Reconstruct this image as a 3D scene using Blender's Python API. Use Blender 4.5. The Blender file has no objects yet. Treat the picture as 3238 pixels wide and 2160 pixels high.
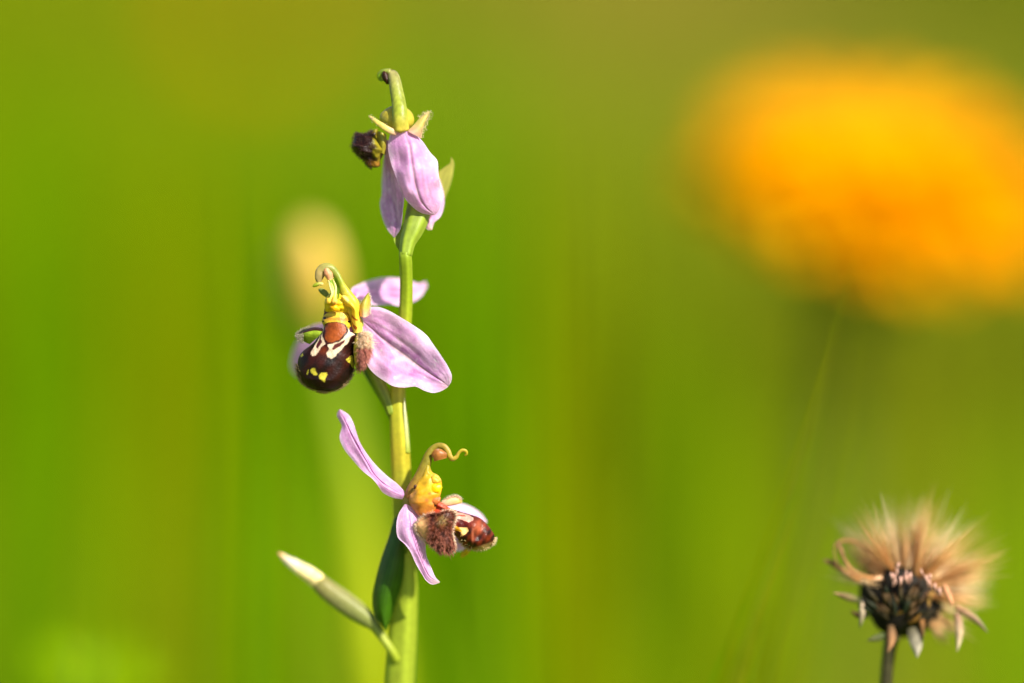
import bpy, math, random
import numpy as np
from mathutils import Vector

rng = np.random.default_rng(7)
random.seed(7)
sc = bpy.context.scene
col = sc.collection
R = math.radians

# ------------------------------------------------------------------ camera
PITCH = R(10.0)
D = 0.317                       # metres from lens to the plane of focus
H0 = 0.200                      # height of the picture centre above the soil
FOC = 100.0
FW = np.array([0, math.cos(PITCH), -math.sin(PITCH)])
UP = np.array([0, math.sin(PITCH), math.cos(PITCH)])
RT = np.array([1.0, 0, 0])
CAM = np.array([0, 0, H0]) - FW * D
cd = bpy.data.cameras.new('camera')
cd.lens = FOC; cd.sensor_width = 36.0; cd.clip_start = 0.01; cd.clip_end = 600
cd.dof.use_dof = True; cd.dof.focus_distance = D; cd.dof.aperture_fstop = 2.8
cam = bpy.data.objects.new('camera', cd); col.objects.link(cam)
cam.location = CAM; cam.rotation_euler = (R(90) - PITCH, 0, 0)
sc.camera = cam

# ------------------------------------------------------------------ sky + sun
SUN_EL, SUN_AZ = 43.0, 45.0     # azimuth: degrees to the right of straight behind the camera
sdir = np.array([math.sin(R(SUN_AZ)) * math.cos(R(SUN_EL)), -math.cos(R(SUN_AZ)) * math.cos(R(SUN_EL)), math.sin(R(SUN_EL))])
w = bpy.data.worlds.new('World'); sc.world = w; w.use_nodes = True
nt = w.node_tree
sky = nt.nodes.new('ShaderNodeTexSky'); sky.sky_type = 'NISHITA'; sky.sun_disc = False
sky.sun_elevation = R(SUN_EL); sky.sun_rotation = math.atan2(sdir[0], sdir[1])
bg = nt.nodes['Background']; bg.inputs['Strength'].default_value = 0.09
nt.links.new(sky.outputs[0], bg.inputs['Color'])
sl = bpy.data.lights.new('sun', 'SUN'); sl.energy = 5.0; sl.angle = R(0.5); sl.color = (1.0, 0.94, 0.84)
so = bpy.data.objects.new('sun', sl); col.objects.link(so); so.location = (1, -1, 3)
so.rotation_euler = Vector(sdir).to_track_quat('Z', 'Y').to_euler()

vs = sc.view_settings
vs.view_transform = 'Standard'; vs.look = 'None'; vs.exposure = 0.85; vs.gamma = 1.0; vs.use_curve_mapping = False
sc.cycles.use_denoising = True
sc.cycles.max_bounces = 8; sc.cycles.transmission_bounces = 6; sc.cycles.diffuse_bounces = 4
sc.cycles.sample_clamp_indirect = 4

# ------------------------------------------------------------------ helpers
PX = 0.36 * D / 3238.0          # metres per photo pixel in the plane of focus


def W(p):
    """photo pixel + depth behind the plane of focus (in pixel units) -> world"""
    p = np.asarray(p, float)
    z = D + p[..., 2] * PX
    k = z / D * PX
    x = (p[..., 0] - 1619) * k
    y = (1080 - p[..., 1]) * k
    return CAM + x[..., None] * RT + y[..., None] * UP + z[..., None] * FW


class Fr:
    """a patch of the photograph enlarged: origin and scale; third value is depth in photo pixels"""
    def __init__(s, x, y, k): s.x, s.y, s.k = x, y, k

    def __call__(s, pts):
        p = np.array(pts, float).copy()
        p[..., 0] = s.x + p[..., 0] / s.k; p[..., 1] = s.y + p[..., 1] / s.k
        return p


F1 = Fr(1080, 200, 2.6125); F2 = Fr(900, 800, 3.1364); F3 = Fr(1030, 1270, 2.614)
F4 = Fr(850, 1700, 3.409); F5 = Fr(2580, 1500, 2.3754); F9 = Fr(940, 950, 5.2267); F0 = Fr(0, 0, 1.0)
FV = Fr(0, 0, 0.72607)


def lin(c):
    c = np.asarray(c, float) / 255.0
    return np.where(c <= 0.04045, c / 12.92, ((c + 0.055) / 1.055) ** 2.4)


def spline(pts, n, ts=None):
    p = np.array(pts, float)
    if len(p) == 2:
        t = np.linspace(0, 1, n)[:, None]; return p[0] * (1 - t) + p[1] * t
    d = np.linalg.norm(np.diff(p, axis=0), axis=1); d = np.maximum(d, 1e-9) ** 0.75
    s = np.concatenate([[0], np.cumsum(d)])
    m = np.zeros_like(p)
    m[1:-1] = ((p[2:] - p[1:-1]) / d[1:, None] * d[:-1, None] + (p[1:-1] - p[:-2]) / d[:-1, None] * d[1:, None]) / (d[:-1] + d[1:])[:, None]
    m[0] = (p[1] - p[0]) / d[0]; m[-1] = (p[-1] - p[-2]) / d[-1]
    q = np.linspace(0, s[-1], n)
    i = np.clip(np.searchsorted(s, q, side='right') - 1, 0, len(p) - 2)
    h = d[i][:, None]; t = ((q - s[i])[:, None]) / h
    return ((2 * t**3 - 3 * t**2 + 1) * p[i] + (t**3 - 2 * t**2 + t) * h * m[i] + (-2 * t**3 + 3 * t**2) * p[i + 1] + (t**3 - t**2) * h * m[i + 1])


def smooth_noise(shape, cells, seed):
    r = np.random.default_rng(seed)
    g = r.standard_normal((cells[0] + 3, cells[1] + 3))
    a = np.linspace(0, cells[0], shape[0]); b = np.linspace(0, cells[1], shape[1])
    ia = a.astype(int); ib = b.astype(int); fa = a - ia; fb = b - ib
    fa = (fa * fa * (3 - 2 * fa))[:, None]; fb = (fb * fb * (3 - 2 * fb))[None]
    g00 = g[np.ix_(ia, ib)]; g10 = g[np.ix_(ia + 1, ib)]; g01 = g[np.ix_(ia, ib + 1)]; g11 = g[np.ix_(ia + 1, ib + 1)]
    return g00 * (1 - fa) * (1 - fb) + g10 * fa * (1 - fb) + g01 * (1 - fa) * fb + g11 * fa * fb


def inpoly(x, y, poly):
    res = np.zeros(x.shape, bool)
    n = len(poly)
    for i in range(n):
        x0, y0 = poly[i]; x1, y1 = poly[(i + 1) % n]
        if y0 == y1: continue
        c = ((y0 > y) != (y1 > y)) & (x < (x1 - x0) * (y - y0) / (y1 - y0) + x0)
        res ^= c
    return res


MATS = {}


def tissue(name, rough=0.5, spec=0.3, transl=0.0, bump=0.0, bscale=2500.0, var=0.15, vscale=900.0, sheen=0.0, coat=0.0):
    if name in MATS: return MATS[name]
    m = bpy.data.materials.new(name); m.use_nodes = True
    t = m.node_tree; N = t.nodes; L = t.links
    b = N['Principled BSDF']; out = N['Material Output']
    at = N.new('ShaderNodeAttribute'); at.attribute_name = 'Col'
    tc = N.new('ShaderNodeTexCoord')
    nz = N.new('ShaderNodeTexNoise'); nz.inputs['Scale'].default_value = vscale; nz.inputs['Detail'].default_value = 3
    L.new(tc.outputs['Object'], nz.inputs['Vector'])
    mr = N.new('ShaderNodeMapRange'); mr.inputs[1].default_value = 0.3; mr.inputs[2].default_value = 0.7
    mr.inputs[3].default_value = 1 - var; mr.inputs[4].default_value = 1 + var
    L.new(nz.outputs[0], mr.inputs[0])
    mx = N.new('ShaderNodeVectorMath'); mx.operation = 'SCALE'
    L.new(at.outputs['Color'], mx.inputs[0]); L.new(mr.outputs[0], mx.inputs['Scale'])
    L.new(mx.outputs[0], b.inputs['Base Color'])
    b.inputs['Roughness'].default_value = rough; b.inputs['Specular IOR Level'].default_value = spec
    b.inputs['Coat Weight'].default_value = coat; b.inputs['Coat Roughness'].default_value = 0.25
    if sheen:
        b.inputs['Sheen Weight'].default_value = sheen; b.inputs['Sheen Roughness'].default_value = 0.4
    if bump:
        n2 = N.new('ShaderNodeTexNoise'); n2.inputs['Scale'].default_value = bscale; n2.inputs['Detail'].default_value = 2
        L.new(tc.outputs['Object'], n2.inputs['Vector'])
        bp = N.new('ShaderNodeBump'); bp.inputs['Strength'].default_value = bump; bp.inputs['Distance'].default_value = 0.0001
        L.new(n2.outputs[0], bp.inputs['Height']); L.new(bp.outputs[0], b.inputs['Normal'])
    if transl:
        tr = N.new('ShaderNodeBsdfTranslucent'); ms = N.new('ShaderNodeMixShader'); ms.inputs[0].default_value = transl
        L.new(mx.outputs[0], tr.inputs['Color'])
        L.new(b.outputs[0], ms.inputs[1]); L.new(tr.outputs[0], ms.inputs[2]); L.new(ms.outputs[0], out.inputs['Surface'])
    MATS[name] = m
    return m


petal_m = tissue('orchid_sepal', rough=0.4, spec=0.4, transl=0.42, bump=0.6, bscale=5200, var=0.09, vscale=2600)
green_m = tissue('green_tissue', rough=0.45, spec=0.35, transl=0.28, bump=0.15, bscale=4000, var=0.12, vscale=1500)
leaf_m = tissue('leaf_tissue', rough=0.4, spec=0.4, transl=0.3, bump=0.15, bscale=3000, var=0.12, vscale=900)
wax_m = tissue('waxy_column', rough=0.4, spec=0.35, transl=0.22, bump=0.4, bscale=3500, var=0.16, vscale=1800)
lip_m = tissue('velvet_lip', rough=0.4, spec=0.22, bump=0.6, bscale=4500, var=0.3, vscale=1500)
hair_m = tissue('fine_hair', rough=0.5, spec=0.3, transl=0.25, var=0.05)
dry_m = tissue('dry_bract', rough=0.7, spec=0.2, transl=0.12, bump=0.3, bscale=1800, var=0.3, vscale=1200)
grass_m = tissue('grass_blade', rough=0.8, spec=0.0, transl=0.45, var=0.1, vscale=200)
yell_m = tissue('yellow_floret', rough=0.8, spec=0.0, transl=0.35, var=0.06, vscale=400)


def mk(name, verts, faces, cols, mat, parent=None, origin=None, smooth=True):
    """one mesh object; verts in world space; parent is an Empty/mesh whose base is 'origin'"""
    o0 = np.zeros(3) if origin is None else np.asarray(origin)
    me = bpy.data.meshes.new(name)
    v = np.asarray(verts, float) - o0
    me.from_pydata(v.tolist(), [], faces.tolist() if isinstance(faces, np.ndarray) else faces)
    me.update()
    if cols is not None:
        ca = me.color_attributes.new('Col', 'FLOAT_COLOR', 'POINT')
        c = np.ones((len(v), 4), np.float32); c[:, :3] = np.clip(cols, 0, 1)
        ca.data.foreach_set('color', c.ravel())
    if smooth: me.polygons.foreach_set('use_smooth', np.ones(len(me.polygons), bool))
    me.materials.append(mat)
    o = bpy.data.objects.new(name, me); col.objects.link(o)
    if parent is not None: o.parent = parent
    return o


def grid_faces(a, b, wrap=False):
    f = []
    for i in range(a - 1):
        for j in range(b if wrap else b - 1):
            k = (j + 1) % b
            f.append((i * b + j, i * b + k, (i + 1) * b + k, (i + 1) * b + j))
    return f


def bc(c, n):
    c = np.asarray(c, float)
    return np.broadcast_to(c, (n, 3)) if c.ndim == 1 else c


def sheet(name, fr, Lp, Mp, Rp, colfn, mat, root, parent, nu=31, nt=70, sharp=0.0, ruffle=0.0, rim=0.0, seed=1, waves=(6, 3), groove=0.0):
    """a petal or leaf: left edge, midrib and right edge as splines in 3-D"""
    Lc, Mc, Rc = (spline(fr(q), nt) for q in (Lp, Mp, Rp))
    u = np.linspace(-1, 1, nu); t = np.linspace(0, 1, nt)
    uu = u[None, :, None]
    quad = Lc[:, None] * (uu * (uu - 1) / 2) + Mc[:, None] * (1 - uu**2) + Rc[:, None] * (uu * (uu + 1) / 2)
    line = np.where(uu < 0, Mc[:, None] * (1 + uu) - Lc[:, None] * uu, Mc[:, None] * (1 - uu) + Rc[:, None] * uu)
    P = quad * (1 - sharp) + line * sharp
    wid = np.linalg.norm(Rc - Lc, axis=1)
    env = np.sin(np.pi * np.clip(t, 0.02, 0.98))[:, None]
    if ruffle:
        P[..., 2] += ruffle * smooth_noise((nt, nu), waves, seed) * env * (0.35 + 0.65 * np.abs(u)[None])
    if groove: P[..., 2] += groove * np.exp(-(u / .07) ** 2)[None] * np.clip(t * 4, 0, 1)[:, None] * np.clip((1 - t) * 6, 0, 1)[:, None]
    if groove: P[..., 2] += 1.1 * smooth_noise((nt, nu), (5, nu // 3), seed + 9) * env
    if rim: P[..., 2] += rim * (np.abs(u)[None] ** 8) * env
    UU, TT = np.meshgrid(u, t)
    c = colfn(UU, TT, P)
    return mk(name, W(P).reshape(-1, 3), grid_faces(nt, nu), c.reshape(-1, 3), mat, parent, root)


def tube(name, fr, pts, colfn, mat, root, parent, ns=18, nt=50, asp=1.0, bump=0.0, seed=3, ribs=0, ribamp=0.0):
    """tapered tube through (x, y, depth, radius); asp = depth/width of its section"""
    p = np.array(pts, float); q = np.array([list(fr(a[:3])) + [a[3] / fr.k] for a in p])
    s = spline(q, nt); c, r = s[:, :3], np.maximum(s[:, 3], 0.3)
    T = np.gradient(c, axis=0); T /= np.linalg.norm(T, axis=1)[:, None]
    ref = np.array([0, 0, 1.0])
    N1 = np.zeros_like(T); pn = np.cross(T[0], ref)
    if np.linalg.norm(pn) < 1e-3: pn = np.array([1.0, 0, 0])
    for i in range(nt):
        pn = pn - T[i] * pn.dot(T[i]); pn /= np.linalg.norm(pn); N1[i] = pn
    N2 = np.cross(T, N1)
    th = np.linspace(0, 2 * np.pi, ns, endpoint=False)
    rr = r[:, None] * np.ones(ns)[None]
    if bump: rr = rr * (1 + bump * smooth_noise((nt, ns), (max(3, nt // 6), 5), seed) * np.sin(np.pi * np.linspace(0, 1, nt))[:, None])
    if ribs: rr = rr * (1 + ribamp * np.cos(ribs * th)[None])
    P = c[:, None] + rr[..., None] * (np.cos(th)[None, :, None] * N1[:, None] + asp * np.sin(th)[None, :, None] * N2[:, None])
    P = np.concatenate([P.reshape(-1, 3), [c[0] - T[0] * r[0] * .5], [c[-1] + T[-1] * r[-1] * .5]])
    f = grid_faces(nt, ns, True)
    a, b = nt * ns, nt * ns + 1
    for j in range(ns):
        k = (j + 1) % ns
        f.append((a, k, j)); f.append((b, (nt - 1) * ns + j, (nt - 1) * ns + k))
    t = np.concatenate([np.repeat(np.linspace(0, 1, nt), ns), [0, 1]])
    thv = np.concatenate([np.tile(th, nt), [0, 0]])
    cc = colfn(t, thv, P) if callable(colfn) else bc(colfn, len(P))
    return mk(name, W(P), f, cc, mat, parent, root)


def ramp(stops):
    xs = [s[0] for s in stops]; cs = np.array([lin(s[1]) for s in stops])
    return lambda t, *a: np.stack([np.interp(t, xs, cs[:, k]) for k in range(3)], -1)


def body(name, fr, Lp, Rp, dz, front, back, colfn, mat, root, parent, nt=120, ns=160, bump=0.0, seed=5, tilt=0.0, power=1.0):
    """closed rounded body between two outline splines, swelling towards and away from the lens"""
    Lc, Rc = spline(fr([(a, b, 0) for a, b in Lp]), nt), spline(fr([(a, b, 0) for a, b in Rp]), nt)
    t = np.linspace(0, 1, nt)
    c = (Lc + Rc) / 2; h = (Rc - Lc) / 2
    f_ = np.interp(t, *zip(*front)); b_ = np.interp(t, *zip(*back)); z_ = np.interp(t, *zip(*dz))
    th = np.linspace(0, 2 * np.pi, ns, endpoint=False)
    cs, sn = np.cos(th), np.sin(th)
    P = c[:, None] + h[:, None] * cs[None, :, None]
    dep = np.where(sn > 0, -f_[:, None], -b_[:, None]) * (np.sign(sn) * np.abs(sn) ** power)[None]
    P[..., 2] = z_[:, None] + dep + tilt * cs[None]
    if bump: P[..., 2] += bump * smooth_noise((nt, ns), (10, 12), seed) * np.sin(np.pi * t)[:, None]
    f = grid_faces(nt, ns, True)
    Pf = np.concatenate([P.reshape(-1, 3), [P[0].mean(0)], [P[-1].mean(0)]])
    a, b = nt * ns, nt * ns + 1
    for j in range(ns):
        k = (j + 1) % ns
        f.append((a, k, j)); f.append((b, (nt - 1) * ns + j, (nt - 1) * ns + k))
    x = (Pf[:, 0] - fr.x) * fr.k; y = (Pf[:, 1] - fr.y) * fr.k
    sv = np.concatenate([np.tile(sn, nt), [1, 1]]); tv = np.concatenate([np.repeat(t, ns), [0, 1]])
    o = mk(name, W(Pf), f, colfn(x, y, sv, tv), mat, parent, root)
    return o, P


def blob(name, fr, c, r, colr, mat, root, parent, rot=0.0, bump=0.0, seed=2, n=24):
    th = np.linspace(0.001, np.pi - 0.001, n); ph = np.linspace(0, 2 * np.pi, 2 * n, endpoint=False)
    A, B = np.meshgrid(th, ph, indexing='ij')
    s = 1 + (bump * smooth_noise((n, 2 * n), (5, 8), seed) * np.sin(A) if bump else 0)
    x = r[0] * np.sin(A) * np.cos(B) * s; y = -r[1] * np.cos(A) * s; z = r[2] * np.sin(A) * np.sin(B) * s
    ca, sa = math.cos(R(rot)), math.sin(R(rot))
    P = np.stack([c[0] + x * ca - y * sa, c[1] + x * sa + y * ca, c[2] + z / 1.0], -1)
    P = fr(P)
    cc = colr((A / np.pi).ravel(), B.ravel(), P) if callable(colr) else bc(lin(colr), n * 2 * n)
    return mk(name, W(P).reshape(-1, 3), grid_faces(n, 2 * n, True), cc, mat, parent, root)


def hairs(name, base, dirs, length, rad, c0, c1, root, parent, bend=0.25, seed=1, mat=None, segs=2):
    """many fine tapering hairs; base/dirs in photo-pixel space"""
    r = np.random.default_rng(seed); n = len(base)
    d = dirs / np.linalg.norm(dirs, axis=1)[:, None]
    d = d + bend * r.standard_normal(d.shape); d /= np.linalg.norm(d, axis=1)[:, None]
    ln = (length * r.uniform(0.55, 1.2, n))[:, None]
    cur = bend * r.standard_normal(d.shape) * ln * 0.5
    a = np.cross(d, np.array([0.3, 0.2, 1.0])); a /= np.linalg.norm(a, axis=1)[:, None]; b = np.cross(d, a)
    V = []; C = []
    c0, c1 = lin(c0), lin(c1)
    mixr = r.uniform(0, 1, (n, 1))
    cb = c0 * (1 - mixr * .4) + c1 * mixr * .4
    for k in range(segs):
        s = k / segs
        for q in range(3):
            an = q * 2.0944
            V.append(base + d * ln * s + cur * s * s + (a * math.cos(an) + b * math.sin(an)) * rad * (1 - 0.6 * s)); C.append(cb * (1 - s) + c1 * s)
    V.append(base + d * ln + cur); C.append(np.broadcast_to(c1, (n, 3)))
    m = 3 * segs + 1
    V = np.stack(V, 1).reshape(-1, 3); C = np.stack(C, 1).reshape(-1, 3)
    F = []
    for k in range(segs - 1):
        for q in range(3):
            q2 = (q + 1) % 3
            F.append((3 * k + q, 3 * k + q2, 3 * k + 3 + q2)); F.append((3 * k + q, 3 * k + 3 + q2, 3 * k + 3 + q))
    k = segs - 1
    for q in range(3): F.append((3 * k + q, 3 * k + (q + 1) % 3, 3 * segs))
    F = (np.array(F)[None] + (np.arange(n) * m)[:, None, None]).reshape(-1, 3)
    o = mk(name, W(V), F, C, mat or hair_m, parent, root); o['kind'] = 'stuff'
    return o


def thing(name, loc, label, cat, group=None):
    o = bpy.data.objects.new(name, None); col.objects.link(o); o.location = loc; o.empty_display_size = 0.01
    o['label'] = label; o['category'] = cat
    if group: o['group'] = group
    return o


# ================================================================== ground
def ground_z(x, y):
    far = np.clip(y - 2.5, 0, None)
    return 0.06 * far ** 1.15 * (far > 0) + 0.012 * np.sin(x * 2.3 + 1) * np.sin(y * 1.7) * np.clip(y - 0.7, 0, 1)


gx = np.concatenate([-np.geomspace(150, 1.5, 24), np.linspace(-1.4, 1.4, 41), np.geomspace(1.5, 150, 24)])
gy = np.concatenate([-np.geomspace(60, 1.2, 12), np.linspace(-1.1, 5, 80), np.geomspace(5.3, 250, 30)])
GX, GY = np.meshgrid(gx, gy)
gv = np.stack([GX, GY, ground_z(GX, GY)], -1).reshape(-1, 3)
gm = bpy.data.materials.new('meadow_soil'); gm.use_nodes = True
t_ = gm.node_tree; nz_ = t_.nodes.new('ShaderNodeTexNoise'); nz_.inputs['Scale'].default_value = 3.0; nz_.inputs['Detail'].default_value = 8
tc_ = t_.nodes.new('ShaderNodeTexCoord'); t_.links.new(tc_.outputs['Object'], nz_.inputs['Vector'])
cr_ = t_.nodes.new('ShaderNodeValToRGB')
cr_.color_ramp.elements[0].position = 0.35; cr_.color_ramp.elements[0].color = (0.09, 0.17, 0.002, 1)
cr_.color_ramp.elements[1].position = 0.68; cr_.color_ramp.elements[1].color = (0.17, 0.17, 0.006, 1)
t_.links.new(nz_.outputs[0], cr_.inputs[0]); b_ = t_.nodes['Principled BSDF']
t_.links.new(cr_.outputs[0], b_.inputs['Base Color']); b_.inputs['Roughness'].default_value = 0.95; b_.inputs['Specular IOR Level'].default_value = 0.05
g = mk('ground', gv, grid_faces(len(gy), len(gx)), None, gm); g['kind'] = 'structure'


# ================================================================== grass
def blades(bx, by, h, wd, lean, az, cols, tipc=None, segs=5, rootz=None):
    """arched tapering blades -> verts, faces, colours (all world space)"""
    n = len(bx); k = np.linspace(0, 1, segs + 1)
    z0 = ground_z(bx, by) - 0.004 if rootz is None else rootz
    face = rng.uniform(0, np.pi, n)
    V = np.zeros((n, segs + 1, 2, 3)); C = np.zeros((n, segs + 1, 2, 3))
    for i, s in enumerate(k):
        off = lean * h * s ** 2
        cx = bx + np.cos(az) * off; cy = by + np.sin(az) * off; cz = z0 + h * (s - 0.25 * lean * s ** 2)
        ww = wd * 0.5 * (1 - s ** 2.2) ** 0.8 + 0.0001
        for q, sg in enumerate((-1, 1)):
            V[:, i, q] = np.stack([cx + sg * np.cos(face) * ww, cy + sg * np.sin(face) * ww, cz], -1)
            C[:, i, q] = cols if tipc is None else cols * (1 - s ** 2) + tipc * s ** 2
    F = []
    for i in range(segs): F.append((2 * i, 2 * i + 1, 2 * i + 3, 2 * i + 2))
    F = (np.array(F)[None] + (np.arange(n) * 2 * (segs + 1))[:, None, None]).reshape(-1, 4)
    return V.reshape(-1, 3), F, C.reshape(-1, 3)


def px_at(pxv, pyv, z):
    """world point on the ray of a photo pixel (full-view 2351 scale), z metres along the view axis"""
    return W(np.array([pxv * 1.3773, pyv * 1.3773, (z - D) / PX]))


GREEN = np.array([0.145, 0.32, 0.0008]); LIME = np.array([0.22, 0.38, 0.001]); OLIVE = np.array([0.285, 0.335, 0.001]); STRAW = np.array([0.39, 0.33, 0.02]); BROWN = np.array([0.48, 0.31, 0.08]); DARK = np.array([0.14, 0.20, 0.001])


def ang_noise(x, y, f, seed):
    r = np.random.default_rng(seed); v = np.zeros_like(x)
    for _ in range(7):
        a = r.uniform(0, 2 * np.pi); ff = f * r.uniform(0.6, 1.6); v += np.sin((x * np.cos(a) + y * np.sin(a)) * ff + r.uniform(0, 6.3))
    return v / 3.7


# patches of differently coloured meadow: (x, y, radius x, radius y, colour, weight)
def patch(pxv, z, rx, ry, colr, wt):
    p = px_at(pxv, 784, z); return (p[0], p[1], rx, ry, colr, wt)


PATCH = [patch(60, 1.3, .10, .6, GREEN, .95), patch(400, 1.15, .12, .5, OLIVE, .9), patch(620, 3.2, .2, 1.0, OLIVE, .9),
         patch(250, 3.0, .25, .8, STRAW * .8, .45), patch(560, 4.2, .2, .9, STRAW, .6),
         patch(1050, 1.6, .10, 1.3, GREEN, .95), patch(1300, 1.5, .075, .7, OLIVE, .9), patch(1290, 4, .16, 1.5, STRAW * .9, .75),
         patch(1500, 1.5, .1, .9, LIME * .9, .8), patch(1750, 3.6, .36, 1.8, BROWN * 1.1, .85), patch(1900, 5, .7, 2.0, STRAW * .8, .8),
         patch(2280, 3, .2, 1.6, DARK, .9), patch(1850, 1.4, .1, .3, STRAW * .8, .7), patch(2150, 1.1, .07, .15, STRAW * .85, .7), patch(2280, .95, .07, .2, LIME, .8),
         patch(300, .92, .07, .12, OLIVE, .7), patch(1600, .95, .12, .15, OLIVE * .9, .6), patch(700, 1.1, .08, .25, GREEN, .9)]


def meadow_colour(x, y):
    n1 = ang_noise(x, y, 9, 1)[:, None]; n2 = ang_noise(x, y, 21, 2)[:, None]
    c = GREEN + (OLIVE - GREEN) * np.clip(0.38 + 0.3 * n1, 0, 1)
    c = c + (STRAW - c) * np.clip(-0.4 + 0.45 * n2, 0, .4)
    for (px, py, rx, ry, cc, wt) in PATCH:
        k = np.exp(-(((x - px) / rx) ** 2 + ((y - py) / ry) ** 2))[:, None] * wt
        c = c * (1 - k) + cc * k
    return c


def scatter(n, y0, y1, spread0, spread1, pw=1.0):
    y = y0 + (y1 - y0) * rng.uniform(0, 1, n) ** pw
    s = spread0 + (spread1 - spread0) * (y - y0) / (y1 - y0)
    return rng.uniform(-1, 1, n) * s, y


def grass_mass(name, n, y0, y1, s0, s1, h0, h1, w0, w1, label, pw=1.0, segs=4):
    x, y = scatter(n, y0, y1, s0, s1, pw)
    c = meadow_colour(x, y) * rng.uniform(0.7, 1.3, (n, 1)) * np.array([1, 1, 1])
    v, f, cc = blades(x, y, rng.uniform(h0, h1, n), rng.uniform(w0, w1, n), rng.uniform(.05, .7, n), rng.uniform(0, 6.28, n), c, segs=segs)
    o = mk(name, v, f, cc, grass_m); o['kind'] = 'stuff'; o['label'] = label; o['category'] = 'grass'
    return o


grass_mass('meadow_grass', 38000, 0.80, 3.0, 1.05, 2.4, 0.05, 0.17, 0.002, 0.0055, 'blurred green and olive meadow grass filling the background', 1.1)
grass_mass('far_grass', 34000, 2.8, 14.0, 2.3, 9.0, 0.12, 0.30, 0.006, 0.016, 'far grass of the rising meadow, a soft olive and brown haze', 1.5, 3)
grass_mass('short_turf', 16000, -0.45, 0.85, 0.8, 1.1, 0.02, 0.062, 0.0012, 0.003, 'short turf below the orchid stem', 1.0, 3)

# ================================================================== colour functions of the orchid
PK = dict(base=(242, 200, 234), mid=(230, 166, 220), deep=(196, 116, 190), edge=(250, 226, 244), vein=(128, 118, 48), white=(246, 232, 240))


def sepal_col(mid_w=0.05, vein=0.8, deep=0.6, tipgreen=0.3, seed=4, shift=0.0, edge=0.6, dark=1.0, side_veins=(-.45, .45), sv=0.35):
    def fn(U, T, P):
        n = smooth_noise(U.shape, (9, 5), seed)[..., None]; n2 = smooth_noise(U.shape, (22, 14), seed + 1)[..., None]
        c = lin(PK['mid']) * np.ones(U.shape + (3,))
        a = np.clip(0.5 + 0.5 * n, 0, 1)
        c = c * (1 - a * .55) + lin(PK['base']) * a * .55
        d = np.clip(deep * (1.1 - np.abs(U[..., None]) * 1.1) * (0.6 + .6 * n2), 0, 1) * .8
        c = c * (1 - d) + lin(PK['deep']) * d
        st = smooth_noise(U.shape, (3, 22), seed + 2)[..., None]; c = c * (1 + .09 * st)
        sp_ = np.clip(smooth_noise(U.shape, (40, 24), seed + 3)[..., None] - 1.1, 0, 1) * .6; c = c * (1 - sp_) + lin(PK['white']) * sp_
        e = (np.clip((np.abs(U) - 0.8) / 0.2, 0, 1) ** 1.5 * edge)[..., None]
        c = c * (1 - e) + lin(PK['edge']) * e
        for s in side_veins:
            k = (np.exp(-((U - s * (1 - .5 * T)) / 0.05) ** 2) * sv * np.clip(T * 3, 0, 1) * np.clip((1 - T) * 3, 0, 1))[..., None]
            c = c * (1 - k) + lin((172, 130, 150)) * k
        uc = shift + 0.02 * np.sin(T * 9 + seed)
        k = (np.exp(-((U - uc) / mid_w) ** 2) * vein * (.55 + .45 * T))[..., None]
        c = c * (1 - k) + lin(PK['vein']) * k
        tg = (np.clip((T - 0.86) / 0.14, 0, 1) * tipgreen)[..., None]
        c = c * (1 - tg) + lin((196, 176, 110)) * tg
        return c * dark
    return fn


def flat(c, seed=3, amp=0.12):
    c = lin(c)
    return lambda U, T, P: c * (1 + amp * smooth_noise(U.shape, (8, 4), seed)[..., None])


def leafcol(c0, c1, seed=3, ribs=14, amp=.12):
    a, b = lin(c0), lin(c1)
    return lambda U, T, P: (a * (1 - T[..., None]) + b * T[..., None]) * (1 + amp * np.sin(U * ribs)[..., None] + .08 * smooth_noise(U.shape, (6, 4), seed)[..., None])


# ================================================================== the orchid
def sz(py): return (py - 930) * 0.176      # depth that keeps the stem plumb


B = W(np.array([1262., 2160., sz(2160)])); B = np.array([B[0] + 0.002, B[1] + 0.004, 0.0])
orchid = thing('bee_orchid', B, 'tall green stem carrying three pink flowers with brown bee-like lips', 'orchid')

stem_pts = [(1280, 796, sz(799) + 20, 18), (1281, 810, sz(799) + 22, 20), (1284, 880, sz(880) + 35, 20), (1283, 964, sz(964) + 44, 21), (1272, 1100, sz(1100) + 44, 22), (1257, 1226, sz(1226) + 36, 25), (1258, 1300, sz(1300) + 14, 27), (1262, 1377, sz(1377), 30),
            (1268, 1515, sz(1515), 32), (1276, 1650, sz(1650), 36), (1277, 1800, sz(1800), 42), (1271, 2000, sz(2000), 46), (1262, 2160, sz(2160), 48)]
# carry the stem on down to the soil
last = W(np.array(stem_pts[-1][:3], float)); nsoil = 8


def unW(p):
    v = np.asarray(p) - CAM; z = v @ FW; k = z / D * PX
    return np.array([1619 + (v @ RT) / k, 1080 - (v @ UP) / k, (z - D) / PX])


for i in range(1, nsoil + 1):
    s = i / nsoil; q = last * (1 - s) + (B + np.array([0, 0, -0.004])) * s; stem_pts.append(tuple(unW(q)) + (50 + 6 * s,))


def stem_colour(t, th, P):
    y = P[:, 1]
    c = np.stack([np.interp(y, [700, 900, 1300, 1450, 1600, 1900, 2200], [lin(q)[k] for q in ((140, 164, 40), (150, 170, 35), (182, 180, 40), (196, 180, 50), (156, 174, 44), (156, 172, 44), (156, 172, 46))]) for k in range(3)], -1)
    return c * (1 + .10 * np.cos(th * 5)[:, None] + 0.06 * np.cos(th * 9 + 1)[:, None])


tube('stem', F0, stem_pts, stem_colour, green_m, B, orchid, ns=36, nt=150, ribs=5, ribamp=0.035)

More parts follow.
